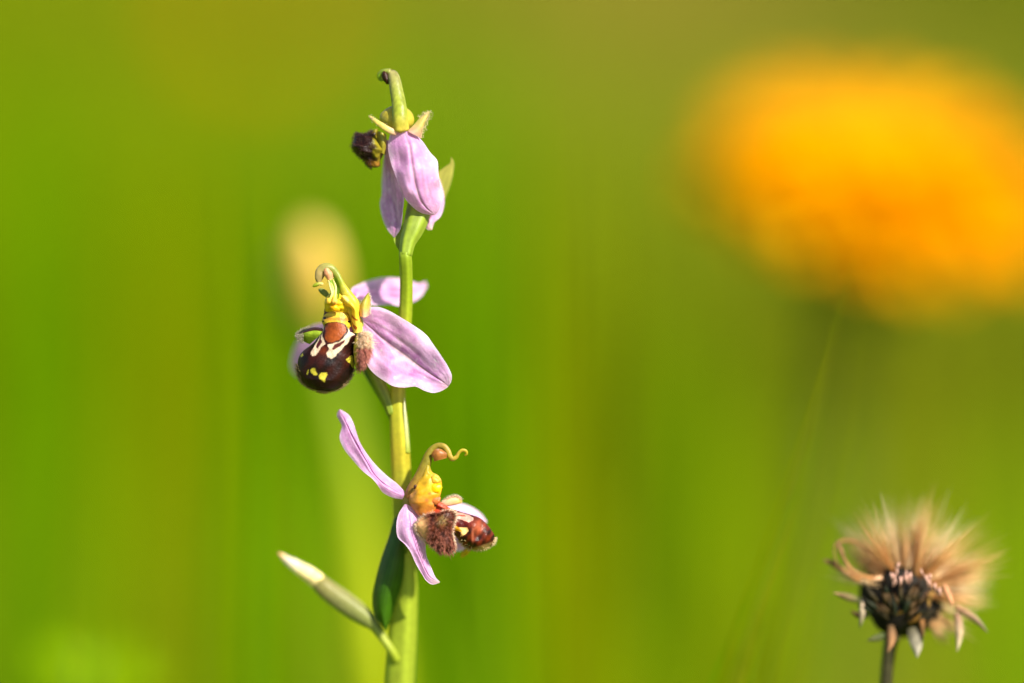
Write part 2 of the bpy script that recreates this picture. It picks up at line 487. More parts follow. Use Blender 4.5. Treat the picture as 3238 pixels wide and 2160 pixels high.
# bracts along the stem
sheet('bract', F1, [(498, 1590, 10), (430, 1440, 40), (600, 1250, 80), (760, 1050, 95), (800, 900, 90), (850, 860, 85), (900, 820, 80), (903, 775, 70)],
      [(515, 1590, 20), (500, 1440, 66), (680, 1260, 110), (830, 1080, 110), (880, 960, 100), (900, 880, 92), (920, 820, 85), (905, 775, 70)],
      [(535, 1590, 30), (570, 1440, 95), (760, 1270, 130), (850, 1120, 120), (905, 980, 105), (925, 880, 95), (928, 820, 88), (908, 776, 70)],
      leafcol((120, 150, 40), (196, 186, 90), 5), leaf_m, B, orchid, nu=15)
sheet('bract', F2, [(1090, 1800, 105), (985, 1540, 85), (860, 1330, 95), (770, 1180, 120), (740, 1120, 130)],
      [(1120, 1800, 100), (1040, 1540, 72), (920, 1330, 85), (810, 1170, 110), (745, 1110, 130)],
      [(1150, 1800, 105), (1090, 1540, 80), (990, 1330, 92), (860, 1160, 118), (750, 1100, 130)],
      leafcol((100, 135, 20), (70, 110, 10), 6), leaf_m, B, orchid, nu=15)
sheet('bract', F3, [(610, 420, 100), (625, 200, 80), (632, 60, 65), (648, -20, 60)],
      [(660, 420, 60), (652, 200, 52), (648, 60, 48), (650, -30, 52)],
      [(700, 420, 75), (680, 200, 66), (662, 60, 58), (652, -35, 56)], leafcol((168, 180, 60), (246, 240, 200), 7, amp=.05), leaf_m, B, orchid, nu=13, nt=40)
sheet('bract', F4, [(1250, 1000, 150), (1135, 820, 140), (1116, 650, 132), (1156, 420, 126), (1214, 200, 120), (1284, 0, 112), (1344, -200, 104), (1440, -370, 96)],
      [(1255, 1000, 112), (1225, 820, 100), (1250, 620, 90), (1300, 400, 84), (1350, 200, 82), (1400, 20, 80), (1430, -180, 80), (1450, -372, 92)],
      [(1265, 1000, 130), (1320, 850, 126), (1390, 650, 120), (1440, 480, 116), (1470, 280, 112), (1480, 60, 108), (1480, -160, 104), (1462, -374, 96)],
      leafcol((58, 98, 8), (44, 84, 6), 8, ribs=22, amp=.22), leaf_m, B, orchid, nu=21)
# rosette at the base
for k in range(5):
    a = k * 1.257 + .4; Lr = 0.055 + .012 * (k % 3)
    s = np.linspace(0, 1, 14)[:, None]; u = np.linspace(-1, 1, 5)[None]
    wv = 0.009 * np.sin(np.pi * np.clip(s * .92 + .06, 0, 1)) ** .8
    X = B[0] + np.cos(a) * Lr * s - np.sin(a) * wv * u; Y = B[1] + np.sin(a) * Lr * s + np.cos(a) * wv * u
    Z = 0.002 + 0.022 * np.sin(np.pi * s * .85) + 0.004 * u ** 2 + 0 * X
    mk('rosette_leaf', np.stack([X, Y, Z], -1).reshape(-1, 3), grid_faces(14, 5), bc(np.array([.08, .14, .03]), 70), leaf_m, orchid, B)

# ---------------------------------------------------------------- top flower (seen from behind)
fl1 = tube('flower', F1, [(528, 1590, -2, 52), (545, 1490, 8, 62), (585, 1385, 22, 84), (625, 1270, 40, 96), (640, 1120, 52, 90), (590, 950, 56, 80), (530, 780, 60, 75), (490, 640, 54, 60)],
           lambda t, th, P: ramp([(0, (150, 172, 50)), (.5, (140, 158, 50)), (1, (150, 150, 60))])(t) * (1 + .16 * np.cos(th * 6)[:, None]), green_m, B, orchid, ns=30, ribs=6, ribamp=.05)
fl1['label'] = 'topmost flower, turned away, its pink sepals hanging like a skirt'
sheet('sepal', F1, [(400, 590, 10), (383, 680, 8), (402, 800, 0), (450, 940, -8), (505, 1090, -8), (585, 1185, -4), (660, 1238, 0), (765, 1256, 6)],
      [(520, 560, -20), (560, 680, -50), (585, 850, -58), (605, 960, -56), (630, 1060, -48), (660, 1140, -34), (705, 1200, -18), (770, 1254, 5)],
      [(600, 575, 5), (665, 640, 10), (735, 740, 0), (788, 800, -2), (800, 900, -6), (812, 1010, -6), (836, 1080, -2), (800, 1225, 4), (774, 1252, 6)],
      sepal_col(mid_w=.045, vein=.75, deep=.45, seed=11, side_veins=(.5,), sv=.45, tipgreen=.25), petal_m, B, fl1, nu=41, nt=90, ruffle=12, rim=-10, seed=12, groove=6, waves=(7, 4))
sheet('sepal', F1, [(362, 700, 70), (342, 850, 84), (333, 1000, 84), (332, 1090, 82), (318, 1145, 90), (335, 1265, 70), (378, 1370, 55), (432, 1440, 30)],
      [(362, 630, 34), (378, 780, 50), (402, 920, 60), (412, 1080, 62), (432, 1230, 56), (452, 1320, 46), (436, 1438, 28)],
      [(390, 640, 8), (432, 860, -8), (484, 980, -14), (516, 1110, -10), (508, 1210, 0), (486, 1370, 14), (440, 1440, 26)],
      sepal_col(mid_w=.05, vein=.15, deep=.9, seed=21, edge=.5, dark=.88, tipgreen=.35), petal_m, B, fl1, nu=31, nt=80, sharp=.85, ruffle=9, seed=22, groove=1)
sheet('sepal', F1, [(560, 620, 90), (640, 850, 100), (760, 1150, 80), (715, 1285, 60), (688, 1340, 45), (712, 1378, 40), (735, 1380, 38)],
      [(600, 620, 80), (700, 850, 90), (800, 1110, 70), (775, 1230, 48), (735, 1300, 40), (730, 1350, 38), (742, 1378, 36)],
      [(640, 620, 80), (760, 850, 90), (848, 1100, 85), (842, 1200, 70), (812, 1275, 58), (768, 1315, 50), (748, 1376, 36)],
      sepal_col(mid_w=.05, vein=.2, deep=.4, seed=31, tipgreen=.7), petal_m, B, fl1, nu=25, nt=60, ruffle=6, seed=32)
# hood, column and beak
blob('column_hood', F1, (458, 462, 30), (138, 112, 52), lambda t, b, P: ramp([(0, (196, 178, 60)), (.4, (190, 172, 50)), (.75, (205, 190, 70)), (1, (212, 186, 110))])(t), wax_m, B, fl1, bump=.03)
col1 = tube('column', F1, [(490, 548, -18, 70), (484, 470, -24, 66), (478, 380, -18, 62), (468, 300, -4, 57), (452, 215, 8, 55), (438, 140, 20, 50), (420, 92, 34, 42), (398, 76, 46, 26)],
            lambda t, th, P: ramp([(0, (206, 184, 70)), (.25, (150, 160, 44)), (.6, (146, 152, 60)), (1, (160, 146, 96))])(t) * (1 + .16 * np.cos(th * 4 + .6)[:, None] + .1 * np.sin(t * 60 + 3 * np.sin(th * 3))[:, None]), wax_m, B, fl1, ns=22, asp=.8, bump=.03)
tube('beak', F1, [(400, 72, 36, 28), (365, 68, 40, 22), (330, 78, 46, 20), (314, 105, 50, 20), (322, 135, 50, 14), (345, 140, 46, 8)], lambda t, th, P: ramp([(0, (150, 150, 70)), (.6, (130, 165, 30)), (1, (140, 160, 40))])(t), wax_m, B, fl1, ns=14, nt=30)
blob('anther', F1, (366, 120, 34), (26, 58, 14), (52, 26, 14), lip_m, B, fl1, rot=-18, bump=.1)
# small hairy petals
tube('petal', F1, [(452, 574, -24, 26), (400, 556, -28, 27), (340, 520, -30, 24), (285, 482, -28, 18), (250, 452, -26, 13), (232, 436, -24, 7)], lambda t, th, P: ramp([(0, (226, 176, 150)), (.35, (216, 190, 100)), (1, (196, 180, 70))])(t), wax_m, B, fl1, ns=14, asp=.5, nt=30, bump=.06)
sheet('petal', F1, [(545, 560, -20), (600, 505, -22), (650, 445, -22), (690, 410, -20), (722, 398, -18)], [(590, 585, -40), (640, 535, -42), (675, 480, -38), (705, 430, -30), (726, 400, -20)],
      [(660, 620, -14), (672, 560, -16), (690, 500, -14), (718, 450, -14), (730, 402, -18)], lambda U, T, P: ramp([(0, (232, 180, 160)), (.4, (214, 196, 110)), (1, (190, 170, 80))])(T), wax_m, B, fl1, nu=15, nt=30)
for nm, pts, sd in (('petal_fuzz', [(420, 560), (340, 515), (280, 475), (240, 440)], 3), ('petal_fuzz', [(660, 600), (680, 530), (705, 470), (726, 405), (690, 410), (640, 450)], 4)):
    c = spline([(a, b, -28) for a, b in pts], 160); c[:, :2] += rng.normal(0, 9, (160, 2))
    hairs(nm, F1(c), np.stack([rng.normal(0, 1, 160), rng.normal(.2, 1, 160), rng.normal(-.4, .5, 160)], -1), 9, .8, (220, 190, 120), (250, 235, 200), B, fl1, seed=sd)


# lip seen from behind
def lip1_col(x, y, s, t):
    n = np.sin(x * .05) * np.sin(y * .06 + 1)
    c = lin((36, 15, 12)) * np.ones((len(x), 3))
    k = np.clip((x - 248 + 26 * n) / 34, 0, 1)[:, None]
    c = c * (1 - k) + lin((120, 110, 24)) * k
    k = (np.exp(-((y - 835) / 26) ** 2))[:, None] * .7; c = c * (1 - k) + lin((176, 116, 50)) * k
    return c


lipo, LP = body('lip', F1, [(270, 545), (190, 590), (120, 582), (96, 640), (86, 690), (120, 745), (180, 800), (225, 850), (262, 862)],
                [(300, 540), (300, 600), (312, 640), (345, 690), (352, 740), (335, 775), (318, 810), (318, 850), (290, 862)],
                [(0, 30), (1, 40)], [(0, 10), (.5, 60), (1, 10)], [(0, 10), (.5, 60), (1, 10)], lip1_col, lip_m, B, fl1, nt=60, ns=60, bump=6)
idx = rng.integers(0, 60 * 60, 1500); bp_ = LP.reshape(-1, 3)[idx]; m_ = bp_[:, 0] < F1.x + 250 / F1.k
bp_ = bp_[m_]; cen = LP.reshape(-1, 3).mean(0)
hairs('lip_fuzz', bp_, (bp_ - cen) + rng.normal(0, 8, bp_.shape), 11, .75, (44, 18, 14), (110, 76, 66), B, fl1, seed=9)
sheet('throat', F1, [(290, 560, 30), (288, 640, 24), (290, 720, 30)], [(330, 570, 0), (335, 650, -6), (330, 740, 4)], [(370, 590, 20), (372, 660, 10), (362, 760, 20)], flat((150, 140, 44)), wax_m, B, fl1, nu=13, nt=20)

# ---------------------------------------------------------------- middle flower (faces the lens)
fl2 = tube('flower', F2, [(1060, 1600, 70, 45), (1010, 1450, 75, 55), (940, 1300, 80, 62), (860, 1100, 80, 68), (800, 900, 70, 68), (760, 740, 50, 58), (720, 640, 36, 48)],
           lambda t, th, P: ramp([(0, (130, 150, 40)), (1, (150, 160, 60))])(t) * (1 + .15 * np.cos(th * 6)[:, None]), green_m, B, orchid, ns=26, ribs=6, ribamp=.05)
fl2['label'] = 'middle flower facing out, dark brown lip with cream pattern and one long pink sepal spread sideways'
sheet('sepal', F2, [(752, 640, 28), (820, 548, 14), (920, 535, 6), (1020, 566, 0), (1140, 632, -6), (1270, 712, -10), (1410, 818, -12), (1480, 915, -12), (1560, 1030, -10), (1628, 1140, -8), (1658, 1220, -6), (1650, 1280, -4), (1622, 1325, -2)],
      [(758, 660, 34), (880, 770, 22), (1040, 905, 16), (1200, 1020, 12), (1350, 1130, 10), (1480, 1220, 10), (1570, 1280, 8), (1622, 1324, 0)],
      [(752, 700, 34), (780, 860, 24), (800, 1000, 14), (820, 1110, 8), (880, 1190, 2), (970, 1258, -4), (1080, 1322, -8), (1190, 1335, -10), (1300, 1326, -10), (1390, 1368, -8), (1480, 1388, -6), (1570, 1362, -4), (1624, 1326, -2)],
      sepal_col(mid_w=.045, vein=.7, deep=.75, seed=41, side_veins=(-.42,), sv=.4, tipgreen=.35), petal_m, B, fl2, nu=51, nt=110, ruffle=12, rim=9, seed=43, waves=(7, 4), groove=7)
sheet('sepal', F2, [(690, 440, 60), (660, 378, 70), (760, 305, 138), (880, 262, 152), (1000, 243, 164), (1140, 252, 178), (1260, 282, 190), (1330, 306, 198), (1398, 284, 206)],
      [(700, 445, 50), (740, 410, 58), (840, 400, 120), (960, 395, 136), (1080, 385, 152), (1200, 380, 172), (1300, 370, 188), (1404, 300, 206)],
      [(710, 450, 50), (770, 478, 100), (850, 512, 108), (960, 520, 118), (1050, 512, 134), (1140, 524, 152), (1270, 486, 176), (1350, 432, 194), (1412, 330, 206)],
      sepal_col(mid_w=.05, vein=.15, deep=.35, seed=51, tipgreen=0, edge=.7), petal_m, B, fl2, nu=31, nt=70, ruffle=10, seed=52, rim=-8, groove=4)
sheet('sepal', F2, [(560, 640, 70), (380, 690, 130), (270, 722, 180), (180, 810, 240), (110, 910, 280), (70, 1040, 310), (66, 1140, 320), (100, 1205, 325)],
      [(560, 700, 80), (400, 780, 140), (300, 850, 190), (230, 930, 240), (170, 1010, 280), (130, 1090, 305), (110, 1150, 318), (108, 1208, 325)],
      [(560, 760, 80), (430, 880, 140), (350, 970, 190), (290, 1050, 240), (240, 1120, 275), (200, 1180, 300), (160, 1210, 315), (116, 1212, 325)],
      sepal_col(mid_w=.05, vein=.2, deep=.5, seed=61), petal_m, B, fl2, nu=21, nt=50, ruffle=6, seed=62)
# horn-like petals
sheet('petal', F2, [(742, 620, 0), (738, 560, -4), (752, 500, -6), (790, 440, -6), (828, 394, -4)], [(785, 640, -26), (788, 560, -28), (796, 500, -26), (815, 440, -16), (832, 394, -4)],
      [(835, 620, 4), (845, 540, 2), (850, 480, 0), (846, 430, -2), (836, 395, -4)], lambda U, T, P: ramp([(0, (232, 176, 150)), (.35, (206, 180, 80)), (.8, (170, 165, 50)), (1, (130, 120, 40))])(T), wax_m, B, fl2, nu=15, nt=30)
tube('petal', F2, [(440, 430, 30, 26), (400, 398, 34, 30), (365, 372, 38, 26), (342, 362, 40, 14)], lambda t, th, P: ramp([(0, (150, 150, 50)), (1, (120, 135, 70))])(t), wax_m, B, fl2, ns=14, nt=20, asp=.6)
c = np.concatenate([spline([(842, 610, 0), (850, 520, 0), (848, 440, -2), (834, 396, -4)], 120), spline([(742, 610, 0), (745, 520, -5), (800, 430, -6)], 60)])
hairs('petal_fuzz', F2(c), np.stack([rng.normal(.5, .8, 180), rng.normal(-.2, .6, 180), rng.normal(-.3, .6, 180)], -1), 7, .6, (230, 200, 150), (252, 240, 220), B, fl2, seed=13)


# column, beak, anther, pollinia
def col2_col(t, th, P):
    c = ramp([(0, (216, 180, 60)), (.18, (214, 184, 54)), (.36, (186, 172, 48)), (.5, (140, 154, 38)), (.7, (144, 148, 62)), (.85, (160, 140, 80)), (1, (160, 136, 84))])(t)
    return c * (1 + .1 * np.cos(th * 2 + 1)[:, None])


tube('column', F2, [(700, 690, 6, 40), (692, 600, -2, 58), (666, 510, -8, 74), (622, 430, -8, 62), (580, 350, -6, 44), (545, 275, 0, 34), (505, 208, 4, 40), (455, 162, 4, 52), (400, 156, 2, 56), (362, 186, 0, 56), (346, 226, -4, 48), (340, 266, -6, 36), (346, 300, -8, 16)],
     col2_col, wax_m, B, fl2, ns=24, nt=80, asp=.75, bump=.03)
tube('beak', F2, [(380, 308, -12, 14), (345, 306, -12, 17), (310, 318, -10, 18), (288, 330, -8, 14), (282, 336, -8, 7)], lambda t, th, P: ramp([(0, (226, 200, 120)), (.5, (150, 165, 40)), (1, (170, 180, 20))])(t), wax_m, B, fl2, ns=12, nt=20)
sheet('anther', F2, [(390, 165, -18), (394, 220, -20), (425, 268, -16)], [(415, 150, -22), (430, 205, -27), (452, 266, -22)], [(445, 160, -16), (476, 205, -18), (482, 252, -12)], flat((226, 156, 110), 5), wax_m, B, fl2, nu=11, nt=16)
sheet('column_inner', F2, [(425, 280, -6), (450, 350, -8), (450, 420, -12), (430, 480, -18)], [(480, 250, 0), (498, 330, -2), (500, 400, -8), (490, 480, -14)], [(520, 250, -12), (545, 330, -16), (545, 400, -18), (530, 480, -20)], flat((126, 160, 26), 6), wax_m, B, fl2, nu=13, nt=24)
for pts in ([(436, 272, -20, 7), (452, 340, -26, 9), (470, 400, -32, 10), (452, 460, -34, 13)], [(478, 262, -20, 6), (505, 330, -26, 9), (506, 400, -32, 9), (492, 470, -34, 13)], [(462, 300, -22, 5), (484, 360, -26, 6), (482, 430, -30, 7)]):
    tube('pollinium_thread', F2, pts, ramp([(0, (220, 200, 110)), (.6, (240, 226, 150)), (1, (246, 214, 80))]), wax_m, B, fl2, ns=10, nt=26)
def throat2_col(x, y, s_, t):
    c = ramp([(0, (226, 206, 60)), (.4, (240, 206, 40)), (.75, (232, 196, 16)), (1, (206, 160, 10))])(t)
    k = np.clip((x - 600) / 80, 0, 1)[:, None] * .5; return c * (1 - k) + lin((240, 222, 110)) * k


body('throat', F2, [(445, 405), (412, 440), (396, 490), (398, 540), (402, 575), (420, 600)], [(600, 380), (650, 420), (676, 480), (690, 540), (680, 580), (640, 600)],
     [(0, 4), (1, 8)], [(0, 12), (.4, 28), (.75, 24), (1, 10)], [(0, 12), (1, 12)], throat2_col, wax_m, B, fl2, nt=50, ns=60, bump=3, seed=4)
for c, r, cc, q in (((438, 474, -34), (22, 28, 7), (248, 210, 70), 15), ((498, 484, -36), (28, 30, 8), (248, 206, 90), 0), ((503, 490, -44), (13, 13, 4), (226, 160, 40), 0), ((500, 545, -30), (46, 34, 9), (248, 190, 20), 25), ((618, 470, -26), (62, 26, 8), (238, 218, 100), 50)):
    blob('stigma_lobe', F2, c, r, cc, wax_m, B, fl2, bump=.12, n=16, seed=int(c[0]), rot=q)
# yellow cheek beside the throat with rust streaks


def cheek_col(U, T, P):
    x = (P[..., 0] - F9.x) * F9.k; y = (P[..., 1] - F9.y) * F9.k
    c = lin((246, 206, 50)) * np.ones(U.shape + (3,))
    k = np.clip((T - .55) * 2, 0, 1)[..., None] * .5; c = c * (1 - k) + lin((246, 226, 120)) * k
    for poly in ([(880, 190), (905, 240), (950, 290), (1003, 318), (1000, 342), (950, 325), (905, 285), (882, 230)], [(905, 345), (935, 400), (975, 430), (994, 455), (975, 492), (945, 470), (922, 440), (908, 395)]):
        m = inpoly(x, y, poly); c[m] = lin((176, 84, 10))
    return c


sheet('throat', F9, [(690, -60, -8), (760, 70, -14), (868, 130, -14), (893, 250, -10), (905, 400, -6), (925, 540, -4)], [(820, -60, -26), (900, 60, -36), (960, 150, -34), (975, 260, -28), (990, 400, -22), (1000, 540, -14)],
      [(960, -60, -4), (1012, 100, -2), (1034, 250, 2), (1062, 350, 4), (1080, 450, 6), (1085, 545, 8)], cheek_col, wax_m, B, fl2, nu=61, nt=90)

# the bee: lip body with its pattern
SPEC = [(470, 400), (560, 362), (700, 372), (770, 410), (818, 450), (806, 510), (760, 590), (690, 648), (600, 688), (500, 698), (462, 640), (457, 540), (466, 450)]
DARKO = [(445, 390), (480, 380), (560, 355), (700, 360), (790, 400), (838, 440), (830, 520), (780, 612), (700, 676), (600, 714), (490, 724), (440, 650), (428, 540), (440, 450)]
CRL = [(458, 395), (438, 470), (418, 540), (422, 610), (446, 670), (468, 712), (430, 750), (382, 790), (345, 860), (292, 912), (252, 930), (224, 895), (230, 840), (280, 760), (330, 660), (396, 560), (436, 440)]
HOL = [(380, 620), (406, 700), (380, 742), (330, 790), (308, 770), (340, 690)]
LIN = [(425, 470), (432, 475), (392, 640), (372, 640)]
CRR = [(842, 450), (880, 530), (965, 560), (905, 590), (862, 640), (822, 720), (742, 800), (662, 880), (632, 930), (560, 962), (500, 940), (484, 890), (520, 800), (510, 740), (560, 718), (665, 694), (765, 630), (815, 560), (836, 500)]
HOR = [(570, 790), (620, 732), (700, 690), (792, 650), (772, 702), (700, 762), (612, 815), (580, 815)]
YEL = [[(218, 1142), (255, 1124), (292, 1120), (310, 1170), (332, 1215), (308, 1238), (262, 1238), (232, 1200)], [(352, 1240), (395, 1200), (478, 1188), (498, 1230), (470, 1290), (452, 1352), (405, 1325), (375, 1290)], [(798, 972), (845, 935), (908, 908), (930, 1000), (950, 1080), (922, 1124), (885, 1080), (862, 1030)],
       [(36, 915), (98, 868), (104, 908), (60, 935)], [(196, 1130), (184, 1180), (154, 1242), (150, 1215), (176, 1160)]]


def lip2_col(x, y, s, t):
    r = np.random.default_rng(5)
    nx = x + 5 * np.sin(y * .045) + 4 * np.sin(x * .07 + y * .03); ny = y + 5 * np.sin(x * .05 + 1)
    n = np.sin(x * .012 + 1) * np.sin(y * .011 + .5) + .5 * np.sin(x * .03 + y * .02)
    k = np.clip(.5 + .6 * n, 0, 1)[:, None]
    c = lin((17, 5, 4)) * (1 - k) + lin((52, 15, 7)) * k
    red = (np.exp(-(((x - 430) / 60) ** 2 + ((y - 830) / 60) ** 2)))[:, None] * .7
    c = c * (1 - red) + lin((130, 50, 14)) * red
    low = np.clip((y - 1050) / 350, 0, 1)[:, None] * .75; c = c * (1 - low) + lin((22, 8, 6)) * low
    m = y < 470
    band = ramp([(0, (150, 100, 30)), (.3, (214, 180, 50)), (.55, (170, 116, 40)), (.8, (190, 160, 36)), (1, (180, 150, 30))])(np.clip((y - 165 - .06 * (x - 600)) / 250, 0, 1))
    c[m] = band[m]
    c[inpoly(x, y, [(420, 100), (900, 100), (900, 182), (640, 176), (560, 180), (480, 215), (430, 260)])] = lin((84, 34, 8))
    c[inpoly(nx, ny, DARKO)] = lin((46, 14, 10))
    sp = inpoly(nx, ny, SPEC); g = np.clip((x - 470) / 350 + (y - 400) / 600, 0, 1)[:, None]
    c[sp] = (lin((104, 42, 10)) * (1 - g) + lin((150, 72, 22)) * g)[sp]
    for poly, cc in ((CRL, (206, 180, 150)), (CRR, (212, 188, 158)), (HOL, (70, 22, 26)), (HOR, (78, 24, 20)), (LIN, (40, 14, 16))):
        c[inpoly(nx, ny, poly)] = lin(cc)
    for poly in YEL: c[inpoly(nx, ny, poly)] = lin((186, 172, 50))
    for px, py, rr in ((452, 292, 26), (855, 352, 22), (430, 345, 16)):
        c[((x - px) / rr) ** 2 + ((y - py) / (rr * .8)) ** 2 < 1] = lin((20, 6, 8))
    c[inpoly(x, y, [(862, 440), (890, 430), (912, 480), (905, 525), (865, 520)])] = lin((66, 24, 44))
    c[s < -0.05] = lin((90, 70, 24))
    return c


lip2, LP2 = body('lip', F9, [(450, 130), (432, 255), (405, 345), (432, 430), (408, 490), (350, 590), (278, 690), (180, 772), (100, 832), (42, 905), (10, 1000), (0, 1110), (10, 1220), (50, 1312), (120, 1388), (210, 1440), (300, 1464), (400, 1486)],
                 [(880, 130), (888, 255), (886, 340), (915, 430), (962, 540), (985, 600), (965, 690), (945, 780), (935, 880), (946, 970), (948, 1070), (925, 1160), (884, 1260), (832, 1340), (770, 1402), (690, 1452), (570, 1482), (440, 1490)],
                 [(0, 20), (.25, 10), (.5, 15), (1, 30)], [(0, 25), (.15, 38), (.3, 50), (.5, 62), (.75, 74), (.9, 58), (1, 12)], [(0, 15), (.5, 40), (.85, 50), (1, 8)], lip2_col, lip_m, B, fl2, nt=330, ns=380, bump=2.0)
sel = rng.integers(int(330 * .62), 330, 900); an = np.where(rng.uniform(0, 1, 900) < .5, rng.normal(0, 12, 900), 190 + rng.normal(0, 12, 900)).astype(int) % 380
bp_ = LP2[sel, an]; cen = LP2[200:].reshape(-1, 3).mean(0)
bot = LP2[rng.integers(318, 330, 700), rng.integers(0, 380, 700)]
bp_ = np.concatenate([bp_[bp_[:, 1] > 1120], bot])
hairs('lip_fringe', bp_, (bp_ - cen) * np.array([1, 1, .3]), 11, .7, (110, 70, 40), (205, 180, 130), B, fl2, seed=15)
# short velvet over the dark body
sel = LP2[rng.integers(140, 326, 5000), rng.integers(8, 182, 5000)]
hairs('lip_velvet', sel, (sel - cen) + rng.normal(0, 14, sel.shape) + np.array([0, 15, -10]), 3.0, .3, (30, 10, 8), (70, 28, 18), B, fl2, seed=16, segs=1)


# side lobes
def lobeR_col(x, y, s, t):
    k = np.clip((x - 690 - .25 * (y - 900) * 0) / 50, 0, 1)[:, None]
    k2 = np.clip((y - 900) / 160, 0, 1)[:, None]
    c = lin((214, 170, 120)) * (1 - k2) + lin((130, 50, 56)) * k2
    return lin((206, 190, 40)) * (1 - k) + c * k


lobeR, LR = body('side_lobe', F2, [(735, 792), (705, 830), (688, 890), (684, 960), (690, 1040), (700, 1110), (712, 1150)], [(770, 790), (812, 800), (840, 850), (846, 930), (832, 1000), (792, 1080), (722, 1152)],
                 [(0, -14), (1, -10)], [(0, 8), (.3, 34), (.7, 34), (1, 6)], [(0, 8), (.5, 30), (1, 6)], lobeR_col, lip_m, B, fl2, nt=60, ns=60)
bp_ = LR[rng.integers(0, 60, 1700), rng.integers(-14, 32, 1700) % 60]
zx = (bp_[:, 0] - F2.x) * F2.k; bp_ = bp_[(zx > 735) | (rng.uniform(0, 1, len(bp_)) < .06)]
zy = (bp_[:, 1] - F2.y) * F2.k; cenr = F2(np.array([690, 880, 20.]))
up_ = zy < 935
dirs = (bp_ - cenr) * np.array([.9, .6, 1]) + np.array([8, 16, -6])
hairs('lobe_hair', bp_[up_], dirs[up_], 22, 1.1, (206, 156, 112), (252, 232, 200), B, fl2, seed=17, bend=.3)
hairs('lobe_hair', bp_[~up_], dirs[~up_] + np.array([-4, 22, 0]), 22, 1.05, (124, 36, 44), (226, 150, 130), B, fl2, seed=18, bend=.22)
lobeL = sheet('side_lobe', F2, [(372, 745, 20), (300, 735, 22), (220, 755, 26), (160, 780, 30), (118, 815, 34)], [(360, 800, -8), (290, 790, -4), (220, 800, 4), (170, 810, 16), (122, 822, 32)], [(250, 905, 16), (215, 892, 18), (185, 876, 22), (155, 855, 26), (126, 830, 34)],
              lambda U, T, P: np.where((U < -.25)[..., None], lin((52, 26, 16)), lin((120, 140, 30))) * (1 + .2 * smooth_noise(U.shape, (6, 6), 3)[..., None]), lip_m, B, fl2, nu=25, nt=40)
c = np.concatenate([spline([(250, 745, 16), (220, 752, 16), (160, 778, 20), (115, 815, 24)], 160), spline([(115, 815, 20), (130, 840, 18), (170, 870, 10), (190, 885, 8)], 240), np.stack([rng.uniform(120, 190, 160), rng.uniform(800, 870, 160), np.full(160, 4.)], -1)])
dd = np.concatenate([np.stack([rng.normal(-.35, .3, 160), rng.normal(-.9, .3, 160), rng.normal(-.3, .3, 160)], -1), np.stack([rng.normal(-.4, .5, 240), rng.normal(.7, .5, 240), rng.normal(-.5, .3, 240)], -1), np.stack([rng.normal(-.4, .5, 160), rng.normal(.6, .5, 160), rng.normal(-.8, .3, 160)], -1)])
hairs('lobe_hair', F2(c), dd, 9, .6, (110, 90, 70), (206, 196, 176), B, fl2, seed=19)

# ---------------------------------------------------------------- lower flower (in profile)
fl3 = tube('flower', F3, [(655, 1250, 116, 34), (655, 1100, 100, 50), (662, 980, 76, 54), (675, 880, 46, 52), (705, 800, 26, 52), (730, 760, 20, 50)], lambda t, th, P: ramp([(0, (90, 120, 20)), (.7, (120, 140, 30)), (1, (206, 150, 100))])(t), green_m, B, orchid, ns=24, ribs=6, ribamp=.04)
fl3['label'] = 'lowest open flower in profile, hairy brown lip pushed sideways and one sepal raised'
sheet('sepal', F3, [(650, 742, 30), (600, 688, 30), (500, 608, 28), (400, 508, 26), (340, 430, 26), (290, 350, 28), (252, 250, 34), (228, 175, 40), (188, 108, 48), (118, 64, 56)],
      [(648, 775, 10), (560, 730, 4), (470, 672, 0), (400, 600, -2), (335, 490, 0), (270, 380, 6), (205, 255, 16), (165, 170, 30), (112, 72, 54)],
      [(634, 808, 20), (560, 796, 16), (470, 750, 10), (428, 690, 4), (385, 638, 0), (305, 575, 6), (220, 480, 12), (150, 390, 20), (114, 300, 28), (132, 200, 44), (92, 105, 60), (108, 68, 58)],
      sepal_col(mid_w=.05, vein=.12, deep=.8, seed=71, edge=.7, tipgreen=.0, side_veins=(.3, .6), sv=.35, dark=.95), petal_m, B, fl3, nu=35, nt=90, sharp=.3, ruffle=8, seed=72, groove=7)
sheet('sepal', F3, [(652, 848, 10), (602, 930, 0), (584, 1030, -8), (598, 1125, -12), (656, 1180, -14), (700, 1240, -12), (740, 1330, -10), (798, 1430, -8), (832, 1482, -6), (880, 1512, -4), (940, 1498, -2)],
      [(675, 852, 4), (690, 960, -10), (705, 1080, -22), (735, 1180, -26), (780, 1290, -24), (820, 1380, -20), (862, 1450, -12), (942, 1494, -2)],
      [(700, 862, 20), (765, 930, 22), (785, 1050, 18), (822, 1150, 12), (832, 1270, 8), (872, 1370, 4), (912, 1458, 0), (944, 1490, -2)],
      sepal_col(mid_w=.06, vein=.15, deep=.35, seed=81, edge=.5, tipgreen=.5), petal_m, B, fl3, nu=35, nt=80, sharp=.25, ruffle=9, seed=83, groove=6, rim=-6)
sheet('sepal', F3, [(880, 850, 90), (1000, 838, 110), (1110, 840, 125), (1210, 876, 135), (1290, 935, 140), (1330, 990, 140)], [(900, 980, 80), (1000, 1010, 95), (1090, 1040, 105), (1180, 1050, 115), (1250, 1040, 125), (1326, 1000, 138)],
      [(930, 1130, 80), (1000, 1200, 90), (1070, 1238, 95), (1150, 1225, 100), (1230, 1150, 115), (1324, 1010, 138)], sepal_col(mid_w=.05, vein=.2, deep=.2, seed=91, tipgreen=.1), petal_m, B, fl3, nu=21, nt=50, ruffle=5, seed=92)
